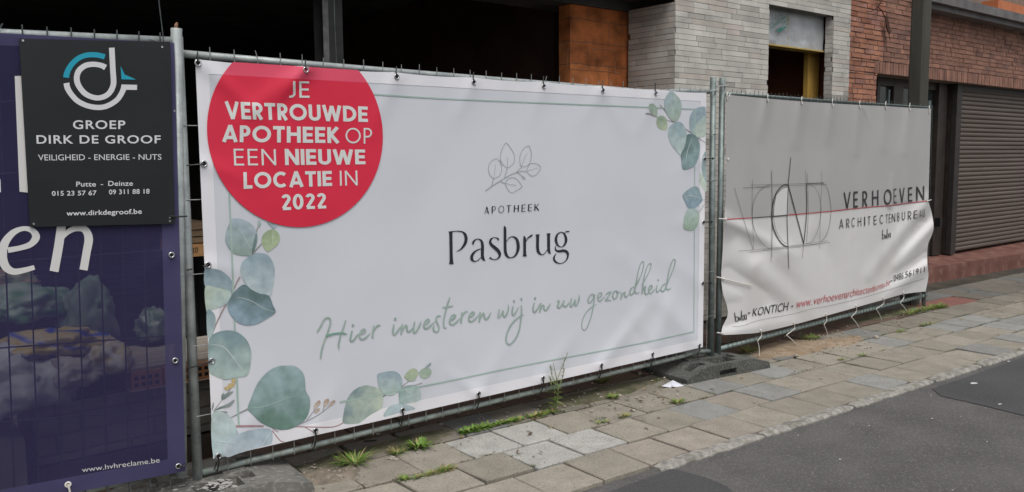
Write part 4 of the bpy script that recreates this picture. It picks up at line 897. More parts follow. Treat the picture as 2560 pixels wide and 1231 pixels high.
rb([(1118, 282, 10), (1122, 258, 30), (1090, 238, 18), (1040, 232, 12), (995, 258, 30), (980, 310, 40), (1010, 360, 48), (1070, 410, 56), (1120, 460, 54), (1145, 520, 42), (1120, 575, 26), (1065, 602, 12), (1010, 592, 18), (972, 568, 32)], tr=TP)
rb([(1220, 36, 14), (1228, 65, 40), (1231, 120, 46), (1232, 300, 46), (1235, 450, 48), (1255, 525, 44), (1290, 562, 26), (1330, 573, 14)], tr=TP)
rb([(1255, 300, 8), (1300, 238, 14), (1360, 215, 18), (1425, 255, 40), (1452, 350, 52), (1445, 450, 48), (1400, 540, 28), (1330, 573, 14)], tr=TP)
rb([(1548, 204, 12), (1560, 235, 44), (1562, 300, 48), (1562, 450, 46), (1564, 520, 54), (1564, 548, 74)], tr=TP); rb([(1585, 300, 8), (1605, 255, 16), (1640, 220, 26), (1675, 200, 32), (1697, 178, 6)], tr=TP)
rb([(1778, 177, 68), (1781, 210, 50), (1780, 400, 48), (1797, 478, 44), (1850, 520, 16), (1900, 500, 12), (1944, 430, 10)], tr=TP); rb([(1963, 160, 66), (1965, 195, 50), (1966, 400, 48), (1970, 460, 46), (1985, 492, 30), (2004, 498, 8)], tr=TP)
rb([(2175, 138, 12), (2232, 170, 28), (2260, 265, 44), (2235, 350, 30), (2175, 391, 12), (2115, 352, 30), (2088, 265, 44), (2115, 175, 28), (2175, 138, 12)], tr=TP)
rb([(2238, 152, 8), (2262, 130, 16), (2295, 133, 26), (2320, 121, 6)], tr=TP)
rb([(2092, 362, 8), (2078, 400, 14), (2088, 442, 26), (2140, 462, 40), (2220, 452, 46), (2275, 475, 44), (2292, 530, 32), (2270, 600, 20), (2220, 650, 12), (2155, 668, 14), (2090, 645, 28), (2055, 595, 34), (2064, 545, 24), (2095, 500, 5)], tr=TP)
TA = (1200, 340, 1021 / 170)
def thin_word(txt, qs, lo=5, hi=13, tr=None):
    for ch, (x0, y0, x1, y1, yt) in zip(txt, qs):
        q = [(x0, y0), (x1, y1), (x0 + 3, yt), (x1 + 3, yt - 6)]; q2 = [(x / tr[2] + tr[0], y / tr[2] + tr[1]) for x, y in q]
        for k, st in enumerate(GL[ch][1](.05, 1.0 if False else GL[ch][0])):
            pts = [pr.quad(q2, x / GL[ch][0], y) for x, y in st]; vert = (abs(st[0][0] - st[-1][0]) < .35 * GL[ch][0] or (ch in 'AK' and k == (1 if ch == 'A' else 2))) and len(st) == 2
            pr.ribbon([(x, y, (hi if vert and k < (9 if ch != 'H' else 9) else lo) / tr[2]) for x, y in pts], smooth=False)
thin_word('APOTHEEK', [(70, 1170, 130, 1167, 1068), (180, 1163, 236, 1160, 1060), (278, 1158, 360, 1155, 1052), (398, 1152, 466, 1146, 1046), (514, 1143, 578, 1140, 1042), (628, 1138, 684, 1134, 1036), (726, 1130, 780, 1126, 1030), (822, 1124, 884, 1120, 1024)], 8, 16, TA)
pr.mb.build('lettering', m_dark, wb)
# outlined branch emblem
pr = Print(SW, .0026); rb = pr.ribbon
for pts, wd in (([(85, 825, 13), (180, 755, 12), (300, 680, 12), (370, 635, 11), (460, 585, 11), (550, 545, 10), (625, 460, 8)], None), ([(248, 338), (300, 385), (328, 470), (315, 560), (270, 615), (205, 638), (150, 585), (128, 510), (140, 430), (190, 365), (248, 338)], 7), ([(205, 638), (175, 750)], 9), ([(238, 430), (205, 638)], 5),
               ([(395, 100), (460, 180), (515, 280), (515, 380), (480, 440), (412, 475), (340, 420), (305, 340), (320, 240), (355, 150), (395, 100)], 7), ([(412, 475), (370, 635)], 9), ([(415, 320), (412, 475)], 5), ([(745, 150), (770, 250), (765, 350), (720, 440), (625, 460), (600, 380), (605, 290), (640, 210), (700, 160), (745, 150)], 7), ([(710, 250), (660, 360), (628, 460)], 5),
               ([(918, 475), (870, 425), (800, 410), (740, 430), (708, 525), (745, 580), (800, 603), (860, 565), (918, 475)], 7), ([(550, 545), (610, 530), (708, 535)], 9), ([(870, 480), (708, 525)], 5), ([(640, 765), (590, 690), (540, 640), (480, 625), (420, 650), (385, 715), (410, 790), (450, 840), (500, 850), (560, 815), (640, 765)], 7), ([(300, 680), (345, 705), (385, 715)], 10), ([(550, 745), (385, 715)], 6), ([(555, 545), (600, 575), (640, 615)], 9), ([(640, 615), (660, 610), (682, 650), (660, 655), (643, 630), (640, 615)], 7)):
    rb(pts, wd, tr=TA)
pr.mb.build('emblem', m_sage, wb)
# handwritten line
pr = Print(SW, .0028)
def pen(strokes, tr, wd, dots=()):
    for st in strokes:
        st = [(p[0], p[1], p[2] if len(p) > 2 else wd) for p in st]
        st[0] = (*st[0][:2], st[0][2] * .8); pr.ribbon(st, tr=tr, step=2.5)
        for p in (st[0], st[-1]): pr.dot(p[0] / tr[2] + tr[0], p[1] / tr[2] + tr[1], p[2] / tr[2] / 2 * .95)
    for x, y, r in dots: pr.dot(x / tr[2] + tr[0], y / tr[2] + tr[1], r / tr[2], ry=r * 1.2 / tr[2])
pen([[(95, 750), (150, 660), (210, 545), (265, 510), (305, 530), (318, 590), (290, 700), (245, 830), (200, 950), (165, 1080), (150, 1195)], [(575, 560), (540, 680), (495, 800), (465, 920), (455, 990), (470, 1050, 10)], [(685, 740), (665, 830), (655, 890), (680, 915), (720, 890), (760, 830), (790, 790, 12)],
     [(800, 800), (880, 770), (915, 730), (895, 705), (850, 730), (815, 800), (820, 855), (860, 880), (920, 850), (1000, 780, 12)], [(1055, 655), (1045, 740), (1035, 850)], [(1045, 760), (1090, 680), (1145, 640), (1170, 645, 10)], [(1400, 630), (1390, 720), (1385, 775), (1410, 800), (1450, 760), (1500, 690), (1540, 640, 14)],
     [(1545, 625), (1540, 700), (1525, 785)], [(1530, 770), (1570, 690), (1605, 640), (1625, 660), (1625, 720), (1650, 755), (1690, 730), (1740, 670, 16)], [(1755, 590), (1740, 690), (1745, 770), (1790, 740), (1840, 650), (1865, 570, 10)], [(1910, 640), (1970, 610), (2010, 560), (1990, 535), (1950, 560), (1915, 640), (1930, 690), (1970, 695), (2040, 640), (2110, 570, 12)]],
    (780, 720, 2188 / 320), 31, ((703, 638, 22), (1425, 530, 22)))
pen([[(500, 750), (460, 740), (420, 780), (430, 870), (465, 950), (470, 1030), (430, 1070), (375, 1050), (358, 990), (380, 940, 14)], [(695, 365), (650, 500), (610, 650), (575, 800), (570, 920), (590, 985), (630, 985, 14)], [(550, 570, 26), (650, 555), (760, 535, 16)], [(690, 840), (770, 800), (815, 740), (785, 715), (735, 745), (695, 830), (700, 895), (745, 920), (820, 880), (900, 795, 12)],
     [(945, 675), (935, 770), (925, 880)], [(930, 800), (970, 710), (1030, 650), (1060, 660, 14)], [(1085, 770), (1160, 740), (1200, 690), (1170, 660), (1120, 700), (1085, 780), (1095, 840), (1140, 855), (1210, 810), (1280, 730, 12)], [(1315, 670), (1310, 760), (1300, 855)], [(1305, 830), (1345, 740), (1385, 680), (1400, 720), (1410, 790), (1440, 815), (1500, 750), (1540, 660, 10)]],
    (1040, 700, 1805 / 220), 34)
pen([[(195, 510), (180, 600), (180, 650), (220, 610), (260, 530), (262, 600), (285, 635), (325, 580), (350, 500), (350, 430, 10)], [(430, 455), (415, 540), (430, 605), (475, 560), (525, 460, 10)], [(572, 440), (575, 560), (560, 720), (530, 880), (470, 1010), (390, 1095), (335, 1090), (312, 1010), (340, 880), (420, 740), (520, 645), (615, 595, 8)], [(790, 400), (772, 500), (790, 555), (840, 510), (890, 410, 14)],
     [(905, 400), (890, 545)], [(890, 530), (935, 430), (955, 440), (960, 500), (990, 520), (1040, 460), (1065, 405, 10)], [(1190, 370), (1215, 352), (1212, 400), (1190, 450), (1215, 480), (1260, 440), (1300, 360)], [(1300, 355), (1290, 420), (1310, 460), (1350, 440), (1385, 390, 10)], [(1430, 320), (1410, 400), (1415, 460), (1450, 430), (1495, 345), (1490, 410), (1505, 445), (1540, 390), (1560, 320), (1560, 255, 8)]],
    (1220, 700, 1641 / 240), 26, ((447, 365, 19), (573, 330, 18), (807, 313, 19)))
pen([[(265, 650), (245, 615), (210, 640), (180, 700), (190, 745), (225, 730), (265, 660), (275, 630)], [(275, 640), (262, 760), (240, 880, 15), (200, 1020, 13), (150, 1130, 12), (105, 1140, 12), (85, 1080, 12), (100, 990, 12), (150, 890, 12), (230, 810, 14), (300, 770, 8)], [(325, 680), (370, 650), (378, 610), (345, 600), (322, 660), (330, 715), (365, 715), (420, 660, 8)], [(430, 640, 8), (470, 600), (515, 590), (470, 660), (430, 715), (470, 705), (515, 715, 12)],
     [(590, 570), (555, 590), (540, 650), (560, 690), (600, 660), (610, 600), (590, 575), (630, 595), (650, 590, 6)], [(668, 600), (660, 690)], [(665, 670), (695, 610), (720, 590), (715, 640), (735, 665), (780, 620, 8)], [(850, 510), (810, 540), (790, 600), (810, 630), (850, 590), (880, 480), (910, 300, 13), (950, 170, 13), (985, 140, 13), (995, 190, 13), (970, 300, 13), (920, 420, 14), (870, 520), (865, 580), (890, 610), (930, 590, 8)],
     [(960, 490, 8), (1000, 430, 12), (1060, 320, 10), (1100, 220, 11), (1100, 170, 12), (1060, 190, 12), (1020, 290, 13), (990, 430, 15), (970, 610)], [(972, 600), (1000, 520), (1020, 500), (1010, 580), (1030, 628), (1075, 580, 8)], [(1075, 560), (1110, 540), (1115, 495), (1085, 500), (1065, 560), (1080, 605), (1110, 600), (1160, 540, 8)], [(1190, 490), (1180, 560), (1195, 590), (1240, 540, 8)],
     [(1310, 465), (1265, 500), (1245, 560), (1270, 580), (1310, 540), (1335, 430, 14), (1370, 260, 12), (1420, 120, 12), (1445, 105, 12), (1455, 150, 12), (1430, 250, 12), (1370, 390, 13), (1330, 490, 15), (1330, 545), (1360, 550), (1400, 525, 6)]],
    (1440, 630, 1641 / 280), 18, ((1205, 415, 13),))
pr.mb.build('handwriting', m_green, wb)
pr = Print(SW, .0048); pr.ribbon([(240, 828, 40), (350, 792, 32), (450, 776, 28), (540, 776, 30), (602, 796, 12)], tr=(780, 720, 2188 / 320)); pr.mb.build('handwriting', mat('green stroke', (.15, .31, .24), (.19, .36, .28), 20, .6), wb)
for p in WTOP:
    eyelet(SW, p[0], p[1] + (6 if p[0] < 600 else 3), wb); tie(SW, [(p[0] + .5, p[1] + 4), (p[0] - 2, p[1] - 9), (p[0] - 1, p[1] - 22)], wb)
for p in WLEFT: eyelet(SW, *p, wb)
tie(SW, [(510, 410), (492, 412), (466, 414)], wb); tie(SW, [(520, 663), (508, 666)], wb); tie(SW, [(530, 903), (508, 910), (478, 919), (468, 920)], wb, .004); tie(SW, [(480, 673), (467, 676)], wb, .004)
for p in WRIGHT: eyelet(SW, *p, wb); tie(SW, [(p[0], p[1]), (p[0] + 10, p[1] - 1), (p[0] + 24, p[1] - 1)], wb, knot=[(p[0] + 20, p[1] - 1)])
for i, p in enumerate(WBOT):
    L = [40, 46, 42, 36, 34, 30, 27, 22][i]
    eyelet(SW, *p, wb); tie(SW, [(p[0], p[1]), (p[0] + 1, p[1] + L * .45), (p[0] - 4 - i % 3, p[1] + L)], wb, .0036, knot=[(p[0] - 4 - i % 3, p[1] + L)])
    if i < 7: tie(SW, [(p[0] - 4, p[1] + L * .35), (p[0] - 10, p[1] + L * .85)], wb, .0028)

# ================================================================== BLACK COMPANY BOARD
SB = Surf((0, -.098, 0), (0, -1, 0))
bd = [(48, 97), (425, 105), (437, 560), (75, 568)]
brd = empty('company_board', SB.at(250, 568), 'black company board with white and turquoise round logo, fixed to the purple banner', 'sign')
f = [SB.at(*p) for p in bd]; k_ = [p + Vector((0, .006, 0)) for p in f]
b = MB(); b.add(f + k_, [(0, 3, 2, 1), (4, 5, 6, 7)] + [(i, (i + 1) % 4, 4 + (i + 1) % 4, 4 + i) for i in range(4)]); b.build('board', m_sign, brd)
pr = Print(SB, .0012); T = (140, 100, 1425 / 220)
pr.ribbon([(903, 128, 90), (912, 300, 90), (922, 500, 90), (933, 660, 90), (925, 740, 90), (880, 840, 88), (800, 910, 86), (690, 941, 84), (580, 925, 84), (470, 870, 88), (390, 780, 90), (345, 690, 94), (337, 600, 94), (360, 520, 94), (410, 460, 92), (490, 412, 88), (600, 396, 84), (700, 407, 84), (760, 426, 88), (803, 450, 92)], tr=T)
pr.ribbon([(168, 700, 96), (190, 790, 92), (260, 900, 88), (350, 990, 86), (460, 1050, 84), (580, 1085, 84), (690, 1096, 84), (800, 1080, 84), (910, 1030, 84), (1000, 960, 84), (1060, 870, 86), (1095, 790, 90), (1102, 740, 92)], tr=T); pr.ribbon([(1060, 766, 84), (1312, 770, 84)], tr=T, smooth=False)
pr.mb.build('logo', m_swhite, brd)
pr = Print(SB, .0012)
pr.ribbon([(163, 612, 96), (180, 530, 94), (230, 430, 88), (310, 340, 86), (400, 280, 84), (500, 248, 84), (610, 242, 84), (700, 252, 84), (790, 276, 86)], tr=T); pr.poly([(1047, 425), (1110, 560), (1300, 645), (1060, 640)], tr=T)
pr.mb.build('logo', m_cyan, brd)
pr = Print(SB, .0012); T = (0, 0, 1032 / 520)
for txt, q, bo, sp_ in (('GROEP', [(363, 640), (622, 640), (361, 596), (622, 597)], .016, 1.12), ('DIRK DE GROOF', [(182, 713), (797, 711), (180, 670), (797, 671)], .016, 1.12), ('VEILIGHEID - ENERGIE - NUTS', [(190, 797), (801, 793), (188, 766), (801, 764)], .0, 1.0), ('Putte', [(378, 926), (476, 926), (378, 901), (476, 901)], .012, 1.05), ('-', [(499, 924), (512, 924), (499, 901), (512, 901)], .01, 1), ('Deinze', [(537, 923), (659, 922), (537, 898), (659, 897)], .012, 1.05),
                        ('015 23 57 67', [(258, 972), (479, 969), (257, 948), (479, 945)], .014, 1.05), ('09 311 88 18', [(541, 965), (742, 961), (540, 941), (742, 937)], .014, 1.05), ('www.dirkdegroof.be', [(330, 1071), (704, 1061), (329, 1046), (703, 1036)], .016, 1.03)):
    pr.font(txt, q, T, bold=bo, spacing=sp_)
pr.mb.build('lettering', m_swhite, brd)
for px, py in ((57, 102), (405, 118), (84, 560), (424, 544), (424, 553)):
    c_ = SB.at(px, py); b = MB(); b.tube([c_ + Vector((0, .001, 0)), c_ + Vector((0, -.003, 0))], .0042, 8); b.build('screw', m_eye, brd)
b = MB(); b.tube([on_y(*p, -.103) for p in ((424, 541), (445, 542), (468, 541))], .0038, 6); b.build('cable_tie', m_tie, brd)

# ================================================================== PURPLE BANNER (open mesh cloth)
def pdisp(x, y): return max(.0, .004 + .006 * noise.noise(Vector((x * .006, y * .004, 1))) + .010 * noise.noise(Vector((x * .002, y * .002, 8))) + fold((x, y), (428, 638), (330, 700), 22, .008) + fold((x, y), (445, 1165), (330, 1080), 30, .008) + fold((x, y), (170, 1215), (260, 1100), 30, .006))
SP = Surf((0, -.082, 0), (0, -1, 0), pdisp)
def cloth_mat(name, c1, c2, see):
    m = mat(name, c1, c2, 3, .6, spec=.25); t = m.node_tree; b_ = t.nodes['Principled BSDF']; o_ = t.nodes['Material Output']
    tr = t.nodes.new('ShaderNodeBsdfTransparent'); mx = t.nodes.new('ShaderNodeMixShader'); mx.inputs[0].default_value = see
    t.links.new(b_.outputs[0], mx.inputs[1]); t.links.new(tr.outputs[0], mx.inputs[2]); t.links.new(mx.outputs[0], o_.inputs['Surface']); return m
m_pur = cloth_mat('purple mesh cloth', (.024, .021, .068), (.030, .026, .082), .27)
m_purh = cloth_mat('purple hem', (.046, .042, .105), (.056, .051, .122), .06)
pb = empty('banner', (-1.0, -.09, .2), 'dark purple see-through mesh banner with large white slanted letters', 'banner')
PQ = lambda s, t: (lerp(lerp(-900, 436, s), lerp(-900, 464, s), t), lerp(lerp(30, 108, s), lerp(1440, 1178, s), t))
def psheet(name, m, s0, s1, t0, t1, ns, nt_, off):
    b = MB(); vs = [SP.at(*PQ(lerp(s0, s1, i / ns), lerp(t0, t1, j / nt_)), off) for j in range(nt_ + 1) for i in range(ns + 1)]
    b.add(vs, [(j * (ns + 1) + i, (j + 1) * (ns + 1) + i, (j + 1) * (ns + 1) + i + 1, j * (ns + 1) + i + 1) for j in range(nt_) for i in range(ns)]); return b.build(name, m, pb, smooth=True)
psheet('cloth', m_pur, 0, .968, .026, .965, 70, 60, 0)
psheet('hem', m_purh, .968, 1, .026, .965, 4, 60, 0); psheet('hem', m_purh, 0, 1, 0, .026, 70, 4, 0); psheet('hem', m_purh, 0, 1, .965, 1, 70, 4, 0)
pr = Print(SP, .002); T = (0, 540, 1290 / 440)
pr.ribbon([(58, 252, 40), (150, 235, 38), (225, 208, 44), (264, 155, 58), (235, 108, 42), (170, 94, 34), (95, 125, 46), (35, 200, 62), (18, 290, 66), (40, 370, 62), (95, 408, 48), (170, 400, 40), (253, 378, 34)], tr=T)
pr.ribbon([(452, 62, 66), (430, 220, 66), (396, 408, 66)], tr=T); pr.ribbon([(440, 190, 16), (490, 125, 36), (555, 92, 44), (620, 100, 52), (650, 165, 62), (635, 265, 60), (612, 397, 60)], tr=T)
T = (0, 0, 1032 / 520); pr.poly([(73, 378), (108, 378), (148, 958), (97, 952)], tr=T); pr.poly([(-40, 880), (2, 890), (5, 955), (-40, 950)], tr=T); pr.poly([(-400, 370), (-330, 372), (-300, 950), (-350, 950)], tr=T)
T = (0, 610, 1269 / 640); pr.font('www.hvhreclame.be', [(407, 1133), (792, 1083), (405, 1107), (790, 1057)], T, bold=-.002)
pr.mb.build('lettering', m_whiteink, pb)
for p in ((429, 638), (438, 902), (446, 1166)): eyelet(SP, *p, pb, r=.010)
eyelet(SP, 170, 1212, pb, r=.009, m=m_tiew)
tie(SP, [(446, 1167), (456, 1168), (468, 1158)], pb, .004); tie(SP, [(170, 1212), (173, 1222), (176, 1236)], pb, .004, m_tiew)

# ================================================================== GREY AND WHITE ARCHITECT BANNER
RE = [(2328, 272), (2326, 330), (2324, 400), (2322, 470), (2321, 505), (2330, 535), (2334, 570), (2328, 592), (2320, 612), (2318, 650), (2321, 690), (2314, 729)]
LE = [(1815, 237), (1815, 330), (1815, 400), (1815, 470), (1811, 547), (1807, 620), (1803, 690), (1807, 730), (1817, 765), (1819, 790), (1806, 818), (1803, 838)]
TE_ = [(1815, 237), (1920, 247), (2005, 254), (2082, 259), (2150, 263), (2215, 266), (2275, 270), (2328, 272)]
BE = [(1803, 838), (1850, 836), (1902, 831), (1985, 812), (2065, 790), (2140, 769), (2208, 750), (2258, 736), (2314, 729)]
ML = [(1811, 548), (1880, 544), (1969, 537), (2075, 528), (2080, 528), (2182, 517), (2226, 514), (2270, 508), (2321, 501)]
def curve_at(pts, t):
    L = [0]
    for a, b_ in zip(pts[:-1], pts[1:]): L.append(L[-1] + math.hypot(b_[0] - a[0], b_[1] - a[1]))
    s = t * L[-1]
    for i in range(len(pts) - 1):
        if s <= L[i + 1] or i == len(pts) - 2:
            u = (s - L[i]) / (L[i + 1] - L[i]); return (lerp(pts[i][0], pts[i + 1][0], u), lerp(pts[i][1], pts[i + 1][1], u))
def dense(p): return catmull(p, False, 5)
RE_u, RE_l, LE_u, LE_l, TEd, BEd, MLd = dense(RE[:5]), dense(RE[4:]), dense(LE[:5]), dense(LE[4:]), dense(TE_), dense(BE), dense(ML)
VF = [((1811, 547), (1990, 640), 14, .018), ((1811, 560), (1900, 700), 24, .022), ((1840, 600), (2000, 740), 26, -.020), ((1960, 640), (2080, 800), 34, .020), ((1900, 660), (2040, 800), 24, .022), ((1820, 690), (1960, 770), 22, -.022), ((1819, 790), (1890, 760), 26, -.030), ((1803, 838), (1990, 800), 16, .014),
      ((2050, 610), (2100, 690), 26, -.012), ((2321, 503), (2180, 690), 18, .030), ((2300, 560), (2150, 740), 20, -.026), ((2334, 565), (2240, 660), 16, .034), ((2318, 640), (2225, 700), 13, -.030), ((2318, 660), (2210, 745), 16, .026), ((2140, 769), (2200, 640), 20, .012),
      ((1920, 247), (1900, 340), 14, 0.014), ((2005, 254), (1990, 360), 14, 0.016), ((2082, 259), (2070, 350), 13, 0.014), ((2150, 263), (2140, 380), 12, 0.016), ((2215, 266), (2210, 370), 12, 0.014), ((2275, 270), (2262, 380), 12, 0.016), ((2160, 270), (2180, 320), 4, .006), ((2226, 514), (2230, 440), 7, .012), ((2238, 514), (2242, 600), 7, -.010), ((2262, 500), (2262, 440), 8, .006)]
def vdisp(x, y):
    d = .010 * noise.noise(Vector((x * .004, y * .003, 2))) + .006 * noise.noise(Vector((x * .016, y * .006, 5)))
    for f in VF: d += 1.3 * fold((x, y), *f)
    return max(-.012, d)
SV = Surf(PR + NR * .045, NR, vdisp)
vb = empty('banner', (5.2, .02, .2), 'sagging grey and white banner with line-drawn architect logo and black lettering', 'banner')
b = MB(); ns, n1, n2 = 150, 46, 56; vs = []; 
for j in range(n1 + n2 + 1):
    for i in range(ns + 1):
        s_ = i / ns
        if j <= n1: t = j / n1; tp, bt, l_, r_ = TEd, MLd, LE_u, RE_u
        else: t = (j - n1) / n2; tp, bt, l_, r_ = MLd, BEd, LE_l, RE_l
        a, c_, l, r = curve_at(tp, s_), curve_at(bt, s_), curve_at(l_, t), curve_at(r_, t)
        c00, c10, c01, c11 = tp[0], tp[-1], bt[0], bt[-1]
        q = tuple((1 - t) * a[k] + t * c_[k] + (1 - s_) * l[k] + s_ * r[k] - ((1 - s_) * (1 - t) * c00[k] + s_ * (1 - t) * c10[k] + (1 - s_) * t * c01[k] + s_ * t * c11[k]) for k in (0, 1))
        vs.append(SV.at(*q))
N1 = ns + 1
b.add(vs, [(j * N1 + i, (j + 1) * N1 + i, (j + 1) * N1 + i + 1, j * N1 + i + 1) for j in range(n1) for i in range(ns)], mi=0)
b.f += [(j * N1 + i, (j + 1) * N1 + i, (j + 1) * N1 + i + 1, j * N1 + i + 1) for j in range(n1, n1 + n2) for i in range(ns)]; b.mi += [1] * (n2 * ns)
b.build('cloth', [m_gcloth, m_wcloth], vb, smooth=True)
TV, TL5, TL6 = (1810, 380, 1191 / 300), (2080, 440, 1846 / 270), (1820, 650, 2560 / 520)
pr = Print(SV, .004); pr.poly([(635, 350), (580, 365), (520, 430), (497, 560), (495, 640), (630, 628), (628, 600)], tr=TV, maxe=6); pr.mb.build('emblem', m_wcloth, vb)
pr = Print(SV, .0048); rb = pr.ribbon
rb([(20, 670, 9), (150, 662, 9), (285, 655, 9)], tr=TV); rb([(630, 628, 10), (820, 612, 9), (1060, 590, 8), (1191, 577, 8)], tr=TV); rb([(0, 603, 13), (250, 575, 13), (700, 530, 13), (1000, 508, 13), (1300, 465, 12), (1600, 430, 11), (1640, 424, 10)], tr=TL5)
pr.mb.build('red_line', m_inkr, vb)
pr = Print(SV, .0052); rb = pr.ribbon
rb([(280, 656, 9), (480, 641, 9), (634, 628, 9)], tr=TV)
for wd, pts in ((3, [(105, 355), (190, 650), (290, 970)]), (2.5, [(283, 280), (280, 600), (290, 800), (292, 968)]), (3.5, [(465, 325), (400, 350), (330, 420), (290, 520), (282, 640), (300, 760), (350, 870), (420, 945), (460, 957)]), (2.5, [(470, 185), (478, 640), (468, 1095)]), (2.5, [(476, 190), (482, 640), (477, 1050)]),
                (10, [(637, 320), (570, 345), (510, 430), (480, 560), (478, 680), (500, 780), (550, 880), (600, 930), (639, 937)]), (3, [(635, 350), (580, 365), (520, 430), (497, 560), (497, 680), (520, 780), (570, 870), (610, 905), (637, 905)]), (6, [(665, 55), (652, 190), (640, 320), (628, 600), (632, 800), (637, 940), (645, 1160)]), (9, [(637, 322), (716, 617), (793, 912)]), (7, [(818, 318), (822, 600), (793, 912)]), (2.5, [(808, 185), (818, 320)]), (2.5, [(828, 215), (838, 600), (820, 905)]), (2.5, [(792, 905), (780, 1050)]),
                (2.5, [(840, 320), (900, 350), (945, 430), (965, 550), (955, 680), (920, 810), (870, 890), (810, 912)]), (3, [(975, 308), (1020, 350), (1050, 450), (1063, 580), (1050, 720), (1010, 840), (960, 890)]), (2, [(972, 180), (972, 305), (960, 600), (950, 970)]), (3, [(265, 330), (640, 320), (1000, 308)]), (3.5, [(190, 358), (455, 350)]), (2.5, [(320, 345), (1030, 322)]), (8, [(818, 316), (990, 308)]), (3, [(145, 985), (460, 957), (800, 915), (1030, 882)]), (3, [(250, 995), (640, 955), (1055, 895)]), (2.5, [(380, 975), (1000, 905)])):
    rb(pts, wd * .85, tr=TV, step=2.5)
def letter(ch, x0, x1, yb0, yb1, yt0, yt1, t, tr, lean=0): pr.word(ch, [(x0, yb0), (x1, yb1), (x0 + lean, yt0), (x1 + lean, yt1)], t, tr)
for ch, a in zip('VERHOEVEN', [(203, 320, 562, 550, 284, 272), (371, 443, 546, 540, 270, 263), (525, 605, 532, 524, 262, 254), (690, 796, 515, 503, 250, 240), (890, 1020, 500, 488, 236, 222), (1058, 1104, 474, 468, 222, 215), (1156, 1242, 462, 452, 212, 200), (1304, 1374, 446, 438, 200, 192), (1442, 1580, 428, 408, 186, 172)]): letter(ch, *a, .125 if ch != 'E' or a[0] != 1058 else .085, TL5)
for ch, a in zip('ARCHITECTENBUREAU', [(126, 198, 907, 895, 745, 735), (248, 298, 892, 884, 735, 726), (338, 396, 878, 868, 720, 710), (446, 503, 866, 858, 712, 702), (553, 570, 856, 852, 700, 697), (614, 660, 845, 838, 698, 688), (716, 763, 838, 830, 686, 678), (819, 880, 826, 816, 672, 662), (922, 957, 812, 806, 664, 656), (976, 1004, 802, 796, 652, 648), (1026, 1082, 795, 786, 648, 638), (1117, 1156, 778, 770, 632, 624), (1198, 1252, 762, 752, 622, 608), (1300, 1358, 754, 744, 608, 598), (1401, 1460, 736, 726, 596, 588), (1502, 1532, 722, 714, 586, 578), (1552, 1588, 712, 702, 574, 562)]): letter(ch, *a, .10, TL5)
F = pr.font
for pts in ([(868, 922), (866, 1000), (864, 1086)], [(865, 1020), (884, 1000), (900, 1018), (898, 1060), (880, 1080), (864, 1066)], [(906, 1008), (914, 1040), (920, 1074)], [(920, 1074), (928, 1040), (938, 1000)], [(948, 908), (944, 990), (940, 1066)], [(941, 1004), (956, 984), (968, 1004), (966, 1044), (952, 1064), (940, 1050)], [(1002, 980), (986, 978), (976, 1004), (978, 1040), (988, 1056), (1002, 1036)], [(1002, 976), (1002, 1056)]): rb(pts, 9, tr=TL5, step=2)
for pts in ([(82, 648), (90, 705), (98, 760)], [(92, 712), (112, 700), (128, 716), (130, 740), (116, 756), (98, 752)], [(132, 702), (142, 728), (150, 748)], [(150, 748), (156, 720), (164, 690)], [(166, 626), (170, 685), (176, 745)], [(172, 696), (188, 684), (200, 700), (200, 726), (188, 742), (176, 736)], [(226, 678), (212, 674), (204, 694), (208, 724), (216, 736), (226, 722)], [(224, 674), (230, 734)]): rb(pts, 9, tr=TL6, step=2)
F('-', [(247, 690), (273, 686), (247, 580), (273, 576)], TL6); F('KONTICH', [(300, 695), (735, 622), (318, 590), (752, 512)], TL6, bold=-.003); F('-', [(780, 605), (806, 601), (780, 500), (806, 496)], TL6)
F('0486.', [(2040, 268), (2172, 228), (2044, 186), (2176, 140)], TL6, bold=-.004); F('561911', [(2182, 222), (2420, 148), (2184, 140), (2424, 78)], TL6, bold=-.004); F('-', [(2000, 290), (2024, 283), (2000, 200), (2024, 193)], TL6)
pr.ribbon([(60, 818, 3), (180, 810, 3), (400, 740, 3), (800, 665, 3), (1000, 610, 3), (1300, 555, 3), (1800, 425, 3), (2420, 228, 3)], tr=TL6)
pr.mb.build('lettering', m_ink, vb)
pr = Print(SV, .0052); F = pr.font
F('www.', [(838, 595), (1032, 556), (850, 480), (1046, 446)], TL6, bold=-.004); F('verhoeven', [(1050, 552), (1436, 472), (1066, 446), (1444, 372)], TL6, bold=-.004); F('architecten', [(1440, 471), (1788, 393), (1446, 371), (1796, 300)], TL6, bold=-.004); F('bureau.be', [(1790, 392), (1990, 306), (1797, 299), (2000, 228)], TL6, bold=-.006)
pr.mb.build('lettering', m_inkp, vb)
for p in TE_[1:-1] + [(1818, 243), (2324, 276)]: eyelet(SV, p[0], p[1] + 5, vb, r=.006, m=m_tiew); tie(SV, [(p[0], p[1] + 5), (p[0] - 1, p[1] - 4), (p[0], p[1] - 12)], vb, .003, m_tiew)
tie(SV, [(1822, 226), (1826, 232), (1822, 243), (1817, 240), (1820, 230)], vb, .003, m_tiew)
for p, q in (((1818, 398), None), ((1812, 548), (1797, 547)), ((1806, 697), (1793, 693)), ((1806, 834), (1793, 832))):
    eyelet(SV, p[0] + 3, p[1], vb, r=.006, m=m_tiew)
    if q: tie(SV, [(p[0] + 3, p[1]), q], vb, .0045, m_tiew)
tie(SV, [(1806, 697), (1840, 705), (1880, 715)], vb, .004, m_tiew, offs=.012)
tie(SV, [(2318, 503), (2328, 500)], vb, .004, m_tiew)
